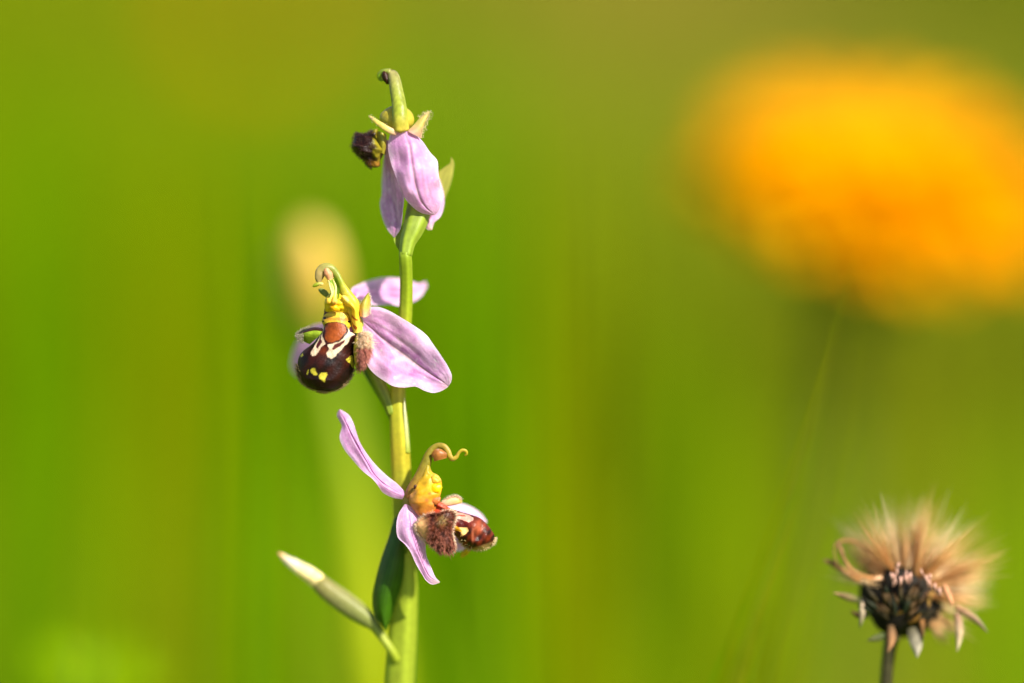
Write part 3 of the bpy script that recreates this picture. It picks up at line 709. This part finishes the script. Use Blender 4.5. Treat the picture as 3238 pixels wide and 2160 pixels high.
# column
tube('column', F3, [(700, 800, 20, 52), (728, 735, 12, 62), (768, 660, 8, 58), (800, 585, 6, 50), (828, 510, 6, 44), (852, 440, 6, 36), (884, 390, 6, 27), (930, 364, 4, 24), (975, 372, 2, 26), (1008, 410, 0, 26), (1024, 450, -2, 24), (1048, 474, -2, 20), (1080, 458, -2, 17), (1098, 426, -2, 14), (1128, 402, -2, 14), (1158, 410, 0, 14), (1164, 432, 2, 12), (1150, 446, 4, 8)],
     lambda t, th, P: ramp([(0, (176, 116, 66)), (.15, (160, 124, 44)), (.35, (130, 120, 28)), (.5, (140, 126, 40)), (.65, (176, 146, 56)), (.85, (176, 152, 44)), (1, (186, 166, 40))])(t), wax_m, B, fl3, ns=20, nt=100, asp=.8)
sheet('anther', F3, [(872, 440, -14), (890, 470, -16), (895, 495, -14)], [(905, 395, -22), (935, 440, -26), (945, 482, -22)], [(960, 395, -14), (1000, 430, -16), (1000, 466, -14)], flat((160, 100, 46), 9), wax_m, B, fl3, nu=11, nt=16)
def throat3_col(x, y, s_, t):
    c = ramp([(0, (160, 146, 34)), (.25, (206, 164, 36)), (.5, (220, 164, 30)), (.7, (214, 142, 44)), (1, (206, 122, 60))])(t)
    k = np.clip(1 - (x - 690) / 80, 0, 1)[:, None] * .6; c = c * (1 - k) + lin((216, 150, 104)) * k
    k = (np.exp(-(((x - 915) / 46) ** 2 + ((y - 715) / 42) ** 2)))[:, None]; c = c * (1 - k) + lin((255, 206, 0)) * k
    for px, py, q in ((835, 815, 16), (860, 760, 12), (905, 830, 18), (770, 880, 14)):
        k = (np.exp(-(((x - px) / q) ** 2 + ((y - py) / q) ** 2)))[:, None] * .7; c = c * (1 - k) + lin((150, 70, 40)) * k
    return c


body('throat', F3, [(826, 520), (786, 610), (730, 700), (690, 780), (690, 830), (715, 880), (750, 925), (775, 955)], [(862, 530), (880, 580), (930, 610), (958, 660), (958, 730), (945, 790), (935, 850), (880, 945)],
     [(0, 6), (1, 2)], [(0, 14), (.4, 34), (.7, 36), (1, 14)], [(0, 14), (.5, 30), (1, 14)], throat3_col, wax_m, B, fl3, nt=70, ns=70, bump=3, seed=8)
for c, r, cc, q in (((912, 716, -22), (44, 40, 9), (255, 206, 6), 10), ((905, 640, -20), (44, 36, 8), (226, 176, 50), 30), ((905, 820, -16), (44, 34, 10), (196, 110, 50), -20), ((950, 860, -8), (60, 26, 10), (190, 70, 34), 25)):
    blob('stigma_lobe', F3, c, r, cc, wax_m, B, fl3, bump=.16, n=16, seed=int(c[0]), rot=q)
for c in ((738, 705, -20), (835, 815, -26), (905, 850, -16)):
    blob('dark_spot', F3, c, (12, 20, 3), (70, 36, 24), wax_m, B, fl3, rot=20, n=10)
tube('petal', F3, [(960, 850, 30, 22), (1010, 832, 34, 34), (1060, 820, 38, 36), (1100, 822, 42, 28), (1122, 832, 44, 14)], lambda t, th, P: ramp([(0, (226, 170, 140)), (.6, (216, 180, 120)), (1, (206, 180, 90))])(t), wax_m, B, fl3, ns=14, nt=24, asp=.6)
c = spline([(960, 838, 30), (1020, 800, 30), (1080, 786, 34), (1120, 815, 40)], 200)
hairs('petal_fuzz', F3(c), np.stack([rng.normal(0, .5, 200), rng.normal(-.8, .4, 200), rng.normal(0, .5, 200)], -1), 11, .7, (220, 170, 140), (246, 226, 200), B, fl3, seed=23)


def lip3_col(x, y, s, t):
    n = np.sin(x * .05 + 1) * np.sin(y * .06) + .6 * np.sin(x * .11 + y * .07)
    k = np.clip(.45 + .5 * n, 0, 1)[:, None]
    c = lin((34, 10, 8)) * (1 - k) + lin((104, 36, 18)) * k
    def mixin(m, cc):
        nonlocal c
        m = np.clip(m, 0, 1)[:, None]; c = c * (1 - m) + lin(cc) * m
    mixin(1 - (x - 1000) / 90, (176, 60, 26))
    mixin(np.exp(-(((x - 1150) / 110) ** 2) - (((y - 1010) / 22) ** 2)) * .8, (90, 14, 14))
    m = inpoly(x, y, [(1050, 915), (1120, 918), (1180, 935), (1222, 962), (1218, 985), (1180, 998), (1120, 975), (1060, 960)]); c[m] = lin((190, 140, 124))
    m = inpoly(x, y, [(1080, 932), (1150, 938), (1160, 950), (1090, 948)]); c[m] = lin((150, 70, 50))
    m = inpoly(x, y, [(1050, 1020), (1100, 1040), (1170, 1042), (1182, 1068), (1150, 1100), (1110, 1120), (1120, 1080), (1060, 1060)]); c[m] = lin((226, 180, 110))
    m = inpoly(x, y, [(1050, 1010), (1090, 1035), (1120, 1062), (1130, 1075), (1060, 1066)]); c[m] = lin((206, 150, 30))
    mixin(np.exp(-(((x - 1260) / 40) ** 2) - (((y - 1035) / 50) ** 2)) * .6, (190, 96, 60))
    mixin(np.exp(-(((x - 1215) / 10) ** 2) - (((y - 1110) / 60) ** 2)) * .6, (186, 100, 70))
    rim = (y - 1180) / 40 + (x - 1290) / 130; mixin(rim * .8, (216, 176, 110))
    return c


lip3, LP3 = body('lip', F3, [(880, 845), (960, 850), (1040, 885), (1120, 912), (1200, 935), (1270, 960), (1330, 1010), (1372, 1065), (1396, 1110), (1394, 1150)], [(840, 960), (920, 985), (1010, 1040), (1070, 1110), (1110, 1160), (1150, 1200), (1200, 1222), (1270, 1226), (1330, 1212), (1388, 1166)],
                 [(0, 10), (1, 30)], [(0, 16), (.5, 46), (.8, 44), (1, 6)], [(0, 16), (.5, 40), (1, 6)], lip3_col, lip_m, B, fl3, nt=150, ns=180, bump=4)
bp_ = LP3[rng.integers(70, 150, 900), np.where(rng.uniform(0, 1, 900) < .6, 90 + rng.normal(0, 14, 900), rng.normal(0, 10, 900)).astype(int) % 180]
cen = LP3[75:].reshape(-1, 3).mean(0)
bp_ = np.concatenate([bp_[(bp_[:, 1] - F3.y) * F3.k > 1120], LP3[rng.integers(142, 150, 350), rng.integers(0, 180, 350)]])
hairs('lip_fringe', bp_, (bp_ - cen) * np.array([1, 1, .3]), 9, .6, (190, 150, 90), (240, 220, 170), B, fl3, seed=25)
sheet('lip_tip', F3, [(1165, 1205, 60), (1130, 1235, 66), (1115, 1262, 70), (1118, 1288, 72)], [(1180, 1215, 50), (1155, 1245, 56), (1140, 1268, 64), (1122, 1290, 72)], [(1200, 1215, 60), (1190, 1245, 64), (1165, 1270, 68), (1128, 1292, 72)], flat((200, 170, 30), 8), wax_m, B, fl3, nu=9, nt=14)


def lobe3_col(x, y, s, t):
    k = np.clip(1 - (x - 790) / 70, 0, 1)[:, None]; n = (.5 + .5 * np.sin(x * .08) * np.sin(y * .05))[:, None]
    c = lin((44, 14, 12)) * (1 - n) + lin((96, 42, 22)) * n
    ol = (np.exp(-(((x - 965) / 40) ** 2) - (((y - 985) / 40) ** 2)))[:, None] * .7
    c = c * (1 - ol) + lin((140, 116, 40)) * ol
    return c * (1 - k) + lin((226, 170, 110)) * k


lobe3, LL3 = body('side_lobe', F3, [(900, 928), (830, 945), (770, 985), (748, 1030), (765, 1080), (820, 1140), (870, 1175), (920, 1220), (960, 1238)], [(960, 918), (1045, 912), (1064, 940), (1055, 1000), (1038, 1070), (1052, 1130), (1062, 1180), (1050, 1225), (1010, 1242)],
                  [(0, -24), (1, -18)], [(0, 8), (.4, 34), (.8, 28), (1, 5)], [(0, 8), (.5, 30), (1, 6)], lobe3_col, lip_m, B, fl3, nt=70, ns=80)
cen = F3(np.array([930., 1010, 40]))
bp_ = LL3[rng.integers(2, 70, 520), rng.integers(1, 40, 520)]
zx = (bp_[:, 0] - F3.x) * F3.k
hairs('lobe_hair', bp_[zx > 840], ((bp_ - cen) * np.array([.8, .9, .9]) + np.array([3, 12, -8]))[zx > 840], 27, 1.3, (56, 16, 16), (206, 128, 104), B, fl3, seed=27, bend=.16)
edge = np.concatenate([LL3[rng.integers(0, 69, 900), rng.integers(-3, 4, 900) % 80], LL3[rng.integers(0, 69, 500), 40 + rng.integers(-3, 4, 500)]])
hairs('lobe_hair', edge, (edge - cen) * np.array([1, 1, .4]), 13, .8, (216, 170, 130), (250, 230, 200), B, fl3, seed=28)

# ---------------------------------------------------------------- the withered bud on its stalk
pod = tube('spent_bud', F4, [(520, 478, 173, 80), (560, 508, 173, 98), (660, 590, 173, 110), (800, 690, 171, 116), (940, 790, 167, 110), (1060, 880, 163, 88), (1140, 955, 159, 60), (1230, 1085, 153, 48), (1310, 1205, 149, 46), (1380, 1320, 165, 52)],
           lambda t, th, P: (ramp([(0, (150, 140, 80)), (.25, (146, 144, 86)), (.6, (140, 148, 76)), (.8, (170, 180, 64)), (1, (160, 176, 40))])(t)) * (1 + .1 * np.cos(th * 4)[:, None]), green_m, B, orchid, ns=30, nt=70, ribs=5, ribamp=.03)
pod['label'] = 'slanting closed spent bud with a cream withered tip'
tube('withered_tip', F4, [(96, 160, 195, 6), (130, 186, 193, 24), (200, 245, 190, 46), (300, 310, 185, 66), (400, 375, 181, 82), (500, 448, 177, 92), (545, 486, 175, 90)],
     lambda t, th, P: ramp([(0, (196, 130, 70)), (.12, (230, 190, 130)), (.3, (250, 236, 206)), (.6, (248, 228, 160)), (1, (240, 216, 140))])(t), dry_m, B, pod, ns=24, nt=40, bump=.05)

# ================================================================== dried seed head
SZ = 225.0                                # depth of the seed head behind the plane of focus, photo pixels
SB = W(np.array([2800., 2300, SZ])); SB = np.array([SB[0], SB[1] + .01, 0.0])
seed = thing('dried_seed_head', SB, 'dark dried seed head with a spray of tan bristles on a thin blackish stalk', 'seed head')
pts = [F5(np.array([590., 1150, SZ])), F5(np.array([560., 1280, SZ])), F5(np.array([540., 1420, SZ])), F5(np.array([528., 1568, SZ]))]
sp = [tuple(p) + (r,) for p, r in zip(pts, (30, 22, 20, 20))]
l0 = W(pts[-1])
for i in range(1, 7):
    s = i / 6; q = l0 * (1 - s) + (SB - np.array([0, 0, .004])) * s; sp.append(tuple(unW(q)) + (20 + 3 * s,))
tube('stalk', F0, sp, lambda t, th, P: ramp([(0, (60, 56, 30)), (.3, (54, 54, 30)), (1, (80, 84, 40))])(t), dry_m, SB, seed, ns=14, nt=40, bump=.08)
blob('receptacle', F5, (640, 950, SZ + 20), (280, 270, 105), lambda t, b, P: lin((26, 21, 14)) * (1 + .4 * smooth_noise((24, 48), (7, 12), 5).reshape(-1, 1)), dry_m, SB, seed, rot=10, bump=.1)
# involucre bracts wrapped over the receptacle
r5 = np.random.default_rng(31)


def bract5(a, b, wd, c0, c1, curl=0.0, dz0=-90, dz1=-60):
    a = np.array(a, float); b = np.array(b, float); v = b - a; nrm = np.array([-v[1], v[0]]) / np.linalg.norm(v)
    s = np.array([0, .35, .7, 1]); wv = np.array([.7, 1, .7, .08]) * wd; z = SZ + np.array([dz0, dz0 - 14, (dz0 + dz1) / 2 - 8, dz1]) + curl * s ** 2
    bd = r5.normal(0, .06) * np.linalg.norm(v); wv = wv * r5.uniform(.55, .95); m = [(a[0] + v[0] * t + nrm[0] * bd * 4 * t * (1 - t), a[1] + v[1] * t + nrm[1] * bd * 4 * t * (1 - t)) for t in s]
    L_ = [(m[i][0] - nrm[0] * wv[i], m[i][1] - nrm[1] * wv[i], z[i] + 8) for i in range(4)]
    R_ = [(m[i][0] + nrm[0] * wv[i], m[i][1] + nrm[1] * wv[i], z[i] + 8) for i in range(4)]
    M_ = [(m[i][0], m[i][1], z[i]) for i in range(4)]
    sheet('bract', F5, L_, M_, R_, leafcol(c0, c1, 3, ribs=6), dry_m, SB, seed, nu=7, nt=12)


for k in range(34):
    ang = r5.uniform(-2.9, -.1); cx, cy = 610 + r5.uniform(-40, 40), 1120
    r0 = r5.uniform(60, 220); r1 = r0 + r5.uniform(110, 200)
    dd_ = np.array([math.cos(ang), math.sin(ang)])
    bract5((cx + dd_[0] * r0, cy + dd_[1] * r0), (cx + dd_[0] * r1 * .95, cy + dd_[1] * r1), r5.uniform(18, 32), (50, 42, 20) if k % 3 else (28, 38, 20), (84, 58, 30) if k % 2 else (34, 28, 16), dz0=-60 - 30 * math.sin(-ang), dz1=-75)
for k in range(20):      # pale curled bract tips along the rim
    t = r5.uniform(0, 1); x = 550 + 400 * t + r5.normal(0, 12); y = 720 + 40 * (t - .4) ** 2 * 6 + 170 * max(0, t - .7) + r5.normal(0, 26)
    bract5((x, y), (x + r5.normal(6, 16), y + r5.uniform(40, 95)), r5.uniform(10, 18), (226, 180, 160), (150, 110, 90), dz0=-104, dz1=-112)
for a, b, wd, c0, c1 in (((330, 950), (130, 890), 34, (70, 76, 40), (150, 120, 80)), ((350, 930), (330, 1160), 26, (220, 190, 160), (50, 70, 30)), ((520, 1210), (385, 1250), 34, (60, 70, 36), (90, 90, 50)), ((560, 1130), (540, 1335), 40, (80, 60, 34), (180, 130, 90)),
                         ((720, 1150), (760, 1375), 56, (80, 74, 50), (170, 160, 140)), ((790, 1050), (800, 1250), 40, (150, 100, 50), (70, 60, 40)), ((1050, 1000), (1290, 1190), 30, (150, 110, 80), (130, 120, 90)), ((1060, 1040), (1060, 1330), 42, (150, 110, 86), (196, 180, 140)),
                         ((880, 880), (850, 1010), 34, (160, 120, 60), (120, 90, 40)), ((960, 830), (1030, 1000), 40, (196, 140, 100), (200, 140, 100)), ((500, 780), (420, 800), 26, (226, 180, 140), (206, 160, 120)), ((600, 1060), (740, 990), 26, (130, 96, 40), (70, 50, 20)), ((700, 1120), (790, 1030), 26, (150, 104, 44), (110, 80, 30))):
    bract5(a, b, wd, c0, c1, dz0=-70, dz1=-90)
# looped dry ray on the left
for pts in ([(470, 640, 30, 15), (400, 570, 20, 14), (300, 510, 0, 13), (200, 500, -20, 12), (150, 530, -30, 10), (140, 600, -52, 10), (160, 680, -48, 12)], [(450, 780, -60, 15), (360, 770, -66, 16), (270, 720, -66, 15), (215, 640, -62, 12), (185, 560, -58, 15), (160, 500, -54, 8)], [(330, 790, -40, 20), (200, 720, -40, 20), (110, 660, -36, 18), (60, 645, -34, 8)]):
    tube('curled_ray', F5, [(a, b, SZ + c, d) for a, b, c, d in pts], ramp([(0, (176, 122, 70)), (.5, (156, 112, 70)), (1, (120, 86, 60))]), dry_m, SB, seed, ns=10, nt=30, asp=.3, bump=.25)
# tufts of pappus bristles
for k in range(58):
    if k < 50:
        ang = R(-8 + 180 * ((k * .618034) % 1.0)) if k >= 8 else R(-40 + 8 * k)
        rx, ry = 250, 190
        bx, by = 660 + rx * math.cos(ang) * r5.uniform(.55, 1), 880 - ry * math.sin(ang) * r5.uniform(.7, 1.05)
        ln = r5.uniform(400, 640) * (1.0 if ang > 0 else .8)
        if ang > R(140): ln *= .7
    else:
        ang = R(-52 + 5 * (k - 50)); bx, by, ln = 830, 1090, r5.uniform(200, 330)
    nb = 26; fan = r5.normal(0, .10, nb) + ang + r5.normal(0, .06)
    base = np.stack([bx + r5.normal(0, 10, nb), by + r5.normal(0, 10, nb), SZ + r5.uniform(-50, 70) + r5.normal(0, 5, nb)], -1)
    dirs = np.stack([np.cos(fan), -np.sin(fan), r5.normal(0, .3) + r5.normal(0, .1, nb)], -1)
    cc = [((220, 160, 90), (240, 204, 146)), ((190, 122, 62), (224, 176, 112)), ((230, 190, 130), (246, 222, 180))][k % 3]
    o = hairs('pappus_tuft', F5(base), dirs, ln / F5.k, 1.25 if k < 50 else .9, cc[0], cc[1], SB, seed, bend=.05, seed=100 + k)
    del o['kind']


# ================================================================== yellow composite flower, far out of focus
def composite(name, centre, rad, normal, stem_base, label, group, nr=72, yel=(242, 174, 0)):
    c = np.array(centre); n = np.array(normal, float); n /= np.linalg.norm(n)
    a = np.cross(n, [0, 0, 1.0]); a /= np.linalg.norm(a); b = np.cross(n, a)
    root = thing(name, stem_base, label, 'flower', group)
    sb = np.array(stem_base)
    # one floret mesh shared by all
    s = np.linspace(0, 1, 9)[:, None]; u = np.linspace(-1, 1, 5)[None]
    wv = rad * .10 * (0.45 + .55 * np.minimum(1, s * 2)) * np.where(s > .96, .8, 1)
    X = rad * s + 0 * u; Y = wv * u; Z = rad * (.20 * np.sin(s * np.pi * .75) + .05 * u ** 2) + 0 * X
    me = bpy.data.meshes.new('ray_floret'); me.from_pydata(np.stack([X, Y, Z], -1).reshape(-1, 3).tolist(), [], grid_faces(9, 5))
    ca = me.color_attributes.new('Col', 'FLOAT_COLOR', 'POINT'); cc = np.ones((45, 4), np.float32); cc[:, :3] = lin(yel); ca.data.foreach_set('color', cc.ravel())
    me.polygons.foreach_set('use_smooth', np.ones(len(me.polygons), bool)); me.materials.append(yell_m)
    from mathutils import Matrix
    for k in range(nr):
        ly = (0, 1, 0, 2, 1)[k % 5]; an = k * 2.399963
        rad_dir = a * math.cos(an) + b * math.sin(an); el = R((-6, 3, 11, 54, 72)[ly] + random.uniform(-6, 6)); ssc = (1, .93, .86, .56, .46)[ly] * random.uniform(.93, 1.05)
        xd = rad_dir * math.cos(el) + n * math.sin(el); zd = n * math.cos(el) - rad_dir * math.sin(el); yd = np.cross(zd, xd)
        o = bpy.data.objects.new('ray_floret', me); col.objects.link(o); o.parent = root
        M = np.eye(4); M[:3, 0] = xd * ssc; M[:3, 1] = yd * ssc; M[:3, 2] = zd * ssc; M[:3, 3] = c + n * .002 * ly - sb
        o.matrix_local = Matrix(M.tolist())
    # domed disc of tightly packed florets
    dn = 26; dth = np.linspace(.01, np.pi / 2, dn); dph = np.linspace(0, 2 * np.pi, 2 * dn, endpoint=False)
    A_, B_ = np.meshgrid(dth, dph, indexing='ij'); rq = 1 + .07 * np.sin(A_ * 26) * np.sin(B_ * 17)
    P = c + rad * rq[..., None] * (.80 * np.sin(A_)[..., None] * (a * np.cos(B_)[..., None] + b * np.sin(B_)[..., None]) + .30 * np.cos(A_)[..., None] * n)
    mk('disc_florets', P.reshape(-1, 3), grid_faces(dn, 2 * dn, True), bc(lin(yel), dn * 2 * dn), yell_m, root, sb)
    # involucre cup and bracts
    th = np.linspace(0, 2 * np.pi, 20, endpoint=False); prof = [(.03, -.62), (.16, -.56), (.24, -.42), (.25, -.22), (.22, 0), (.01, .1)]
    P = np.stack([c + n * rad * h + (a[None] * np.cos(th)[:, None] + b[None] * np.sin(th)[:, None]) * rad * q for q, h in prof])
    mk('involucre', P.reshape(-1, 3), grid_faces(len(prof), 20, True), bc(np.array([.10, .14, .01]), 20 * len(prof)), green_m, root, sb)
    for k in range(14):
        an = k * 2 * math.pi / 14; d = a * math.cos(an) + b * math.sin(an); tq = np.cross(n, d)
        pr = [(.20, -.56, .05), (.30, -.38, .06), (.33, -.15, .05), (.40, .02, .005)]
        V = np.concatenate([[c + d * rad * q + n * rad * h - tq * rad * ww, c + d * rad * (q + .02) + n * rad * h, c + d * rad * q + n * rad * h + tq * rad * ww] for q, h, ww in pr])
        mk('bract', V, grid_faces(4, 3), bc(np.array([.11, .15, .015]), 12), leaf_m, root, sb)
    q0 = c - n * rad * .6; q1 = c - n * rad * .9 + np.array([0, 0, -rad * .5])
    cv = spline(np.array([q0, q1, (q1 + sb) / 2 + np.array([.004, .003, 0]), sb - np.array([0, 0, .004])]), 24)
    rr = np.linspace(rad * .085, rad * .075, 24)
    P = np.stack([cv[i] + rr[i] * (np.outer(np.cos(th), [1, 0, 0]) + np.outer(np.sin(th), [0, 1, 0])) for i in range(24)])
    mk('stalk', P.reshape(-1, 3), grid_faces(24, 20, True), bc(np.array([.12, .15, .02]), 480), green_m, root, sb)
    return root


zc = 0.50
yc = px_at(2000, 482, zc)
composite('yellow_flower', yc, 0.0312, RT * .17 + UP * .89 - FW * .36, (yc[0] + .002, yc[1] + .012, ground_z(yc[0], yc[1] + .012)), 'large blurred golden yellow composite flower behind the dried seed head', None, nr=230)
yf = px_at(590, 40, 1.55)
composite('yellow_flower', yf, 0.019, -FW * .7 + UP * .7, (yf[0], yf[1] + .01, float(ground_z(yf[0], yf[1] + .01))), 'faint far yellow flower head dissolved in the background above the orchid', None, nr=40, yel=(226, 146, 0))

# ================================================================== blurred bud spike behind the orchid
zb = 0.398
bb = px_at(720, 560, zb); bl = px_at(870, 1568, zb + .004)
BB = np.array([bl[0] + .004, bl[1] + .01, 0.0])
bud = thing('flower_bud', BB, 'blurred cream yellow closed bud on a pale green stalk behind the middle flower', 'bud')
dzb = (zb - D) / PX
tube('bud', FV, [(704, 520, dzb, 14), (712, 542, dzb, 34), (722, 590, dzb, 44), (732, 650, dzb, 45), (742, 710, dzb, 38), (750, 770, dzb, 26)], ramp([(0, (226, 188, 84)), (.4, (240, 196, 82)), (.7, (210, 174, 60)), (.9, (150, 156, 40)), (1, (120, 150, 20))]), wax_m, BB, bud, ns=18, nt=24)
sheet('sepal', FV, [(715, 790, dzb - 6), (660, 740, dzb - 6), (640, 660, dzb), (640, 590, dzb), (668, 560, dzb)], [(725, 790, dzb - 30), (680, 730, dzb - 56), (664, 660, dzb - 60), (660, 600, dzb - 50), (670, 558, dzb - 20)], [(735, 790, dzb - 30), (704, 730, dzb - 66), (690, 660, dzb - 70), (684, 600, dzb - 64), (674, 558, dzb - 24)], leafcol((70, 110, 20), (64, 100, 20)), leaf_m, BB, bud, nu=9, nt=20)
lp = [(745, 735, dzb, 22), (772, 900, dzb, 24), (804, 1050, dzb, 28), (840, 1250, dzb, 32), (866, 1450, dzb, 34), (880, 1568, dzb, 34)]
lp = [tuple(FV(np.array(p[:3], float))) + (p[3] / FV.k,) for p in lp]
e0 = W(np.array(lp[-1][:3]))
for i in range(1, 6):
    s = i / 5; lp.append(tuple(unW(e0 * (1 - s) + (BB - np.array([0, 0, .004])) * s)) + (52,))
tube('stalk', F0, lp, ramp([(0, (124, 152, 16)), (.12, (150, 170, 12)), (.25, (186, 194, 10)), (.5, (180, 192, 8)), (1, (124, 160, 4))]), leaf_m, BB, bud, ns=14, nt=50, asp=.4)


# ================================================================== single grass stems and blades in the middle distance
def grass_stem(x0, y0, x1, y1, z, wpx, colr, label, group, nm='grass_blade', over=None):
    a = px_at(x0, y0, z); b = px_at(x1, y1, z)
    d = b - a; gz = float(ground_z(b[0], b[1]))
    k = (b[2] - gz + .003) / max(1e-4, (a[2] - b[2])); foot = b + d * k * np.array([.55, .55, 1])
    foot[1] += .01
    root_loc = np.array([foot[0], foot[1], gz])
    pts = spline(np.array([a, a * .5 + b * .5 + np.array([.0006, 0, 0]), b, foot]), 26)
    wv = wpx * 1.3773 * PX * z / D * np.clip(np.linspace(.12, 2.6, 26), 0, 1) * .5
    tang = np.gradient(pts, axis=0); tang /= np.linalg.norm(tang, axis=1)[:, None]
    sd = np.cross(tang, FW); sd /= np.linalg.norm(sd, axis=1)[:, None]
    V = np.stack([pts - sd * wv[:, None], pts - FW * wv[:, None] * .5, pts + sd * wv[:, None], pts + FW * wv[:, None] * .3], 1)
    o = mk(nm, V.reshape(-1, 3), grid_faces(26, 4, True), bc(np.asarray(colr), 26 * 4), grass_m, None, root_loc)
    o.location = root_loc; o['label'] = label; o['category'] = 'grass'
    if group: o['group'] = group
    return o


gl = 'thin straw-green grass stem rising in front of the yellow flower, soft'
for (x0, y0, x1, y1, z, wp, c) in ((1962, 600, 1650, 1568, .331, 8, OLIVE * .8), (1945, 640, 1690, 1568, .336, 7, STRAW * .75), (1915, 740, 1760, 1568, .341, 8, DARK), (2010, 900, 1800, 1568, .345, 7, LIME), (1870, 1000, 1640, 1568, .334, 10, GREEN), (1985, 700, 1840, 1568, .347, 6, OLIVE), (1900, 860, 1725, 1568, .338, 6, LIME), (1850, 1080, 1700, 1568, .333, 7, OLIVE), (1800, 1150, 1665, 1568, .343, 9, LIME), (1930, 980, 1870, 1568, .349, 6, GREEN)):
    grass_stem(x0, y0, x1, y1, z, wp, c, gl, 'thin grass stems before the yellow flower')
for (x0, y0, x1, y1, z, wp, c) in ((1010, -40, 1060, 1568, .50, 90, GREEN), (1120, -60, 1130, 1568, .47, 100, GREEN), (930, 60, 960, 1568, .56, 90, LIME), (560, 380, 560, 1568, .48, 80, GREEN), (620, 700, 660, 1568, .45, 60, GREEN), (1270, 200, 1290, 1568, .46, 55, OLIVE), (1330, 260, 1340, 1568, .52, 70, OLIVE), (1250, 560, 1240, 1568, .49, 50, OLIVE),
                                   (1480, 500, 1440, 1568, .55, 70, LIME), (1560, 700, 1560, 1568, .6, 90, LIME), (1420, 420, 1410, 1568, .58, 90, OLIVE), (1640, 600, 1640, 1568, .66, 100, LIME), (1760, 900, 1750, 1568, .62, 80, OLIVE), (60, -40, 30, 1568, .55, 100, GREEN), (120, 100, 140, 1568, .62, 100, GREEN), (380, 150, 340, 1568, .66, 90, OLIVE), (500, 120, 470, 1568, .7, 100, OLIVE), (2300, 800, 2330, 1568, .52, 90, LIME), (2130, 850, 2110, 1568, .55, 60, STRAW * .8), (900, 800, 1000, 1568, .43, 50, GREEN)):
    for q in range(3):
        o_ = (q - 1) * wp * .62 + random.uniform(-.2, .2) * wp
        grass_stem(x0 + o_, y0 + random.uniform(-40, 160), x1 + o_ * 1.3, y1, z + random.uniform(-.03, .04), wp * .42, c, {id(GREEN): 'soft green grass blade standing a little behind the orchid', id(LIME): 'soft lime-green grass blade standing a little behind the orchid', id(OLIVE): 'soft olive-yellow grass blade standing a little behind the orchid'}.get(id(c), 'straw-coloured soft grass blade rising behind the dried seed head'), 'soft grass blades behind the orchid')

# ================================================================== lime-green leafy herb, lower left
hz = .40
hb = px_at(190, 1720, hz); HB = np.array([hb[0], hb[1] + .01, 0.0])
herb = thing('leafy_herb', HB, 'soft bright lime-green leaf sprig low beside a patch of olive grass', 'herb')
dzh = (hz - D) / PX
hs = [tuple(FV(np.array([x, y, dzh]))) + (14,) for x, y in ((200, 1500), (196, 1560), (192, 1650), (190, 1750))]
e0 = W(np.array(hs[-1][:3]))
for i in range(1, 5): hs.append(tuple(unW(e0 * (1 - i / 4) + (HB - np.array([0, 0, .004])) * (i / 4))) + (16,))
tube('stem', F0, hs, bc(np.array([.14, .25, .02]), 1)[0], leaf_m, HB, herb, ns=10, nt=24)
for (x, y, a, ln, wd, dz) in ((200, 1560, 100, 80, 26, 0), (195, 1560, 140, 110, 28, -30), (215, 1570, 50, 100, 30, -20), (260, 1600, 62, 110, 34, 20), (180, 1600, 165, 100, 30, 10), (150, 1600, 120, 130, 24, -40), (300, 1620, 75, 130, 34, -30), (110, 1620, 95, 120, 28, 20), (230, 1640, 88, 110, 40, -50), (190, 1540, 90, 110, 16, 40), (330, 1620, 40, 100, 30, 40)):
    ca, sa = math.cos(R(a)), -math.sin(R(a)); s = [0, .3, .65, 1]; ww = [.1, .62, .5, .04]
    y -= 22; M_ = [(x + ca * ln * q, y + sa * ln * q, dzh + dz - 40 * q) for q in s]
    L_ = [(m[0] - sa * wd * v, m[1] + ca * wd * v, m[2] - 8) for m, v in zip(M_, ww)]; R_ = [(m[0] + sa * wd * v, m[1] - ca * wd * v, m[2] - 8) for m, v in zip(M_, ww)]
    sheet('leaf', FV, L_, M_, R_, flat((156, 190, 14), 4), grass_m, HB, herb, nu=7, nt=14)
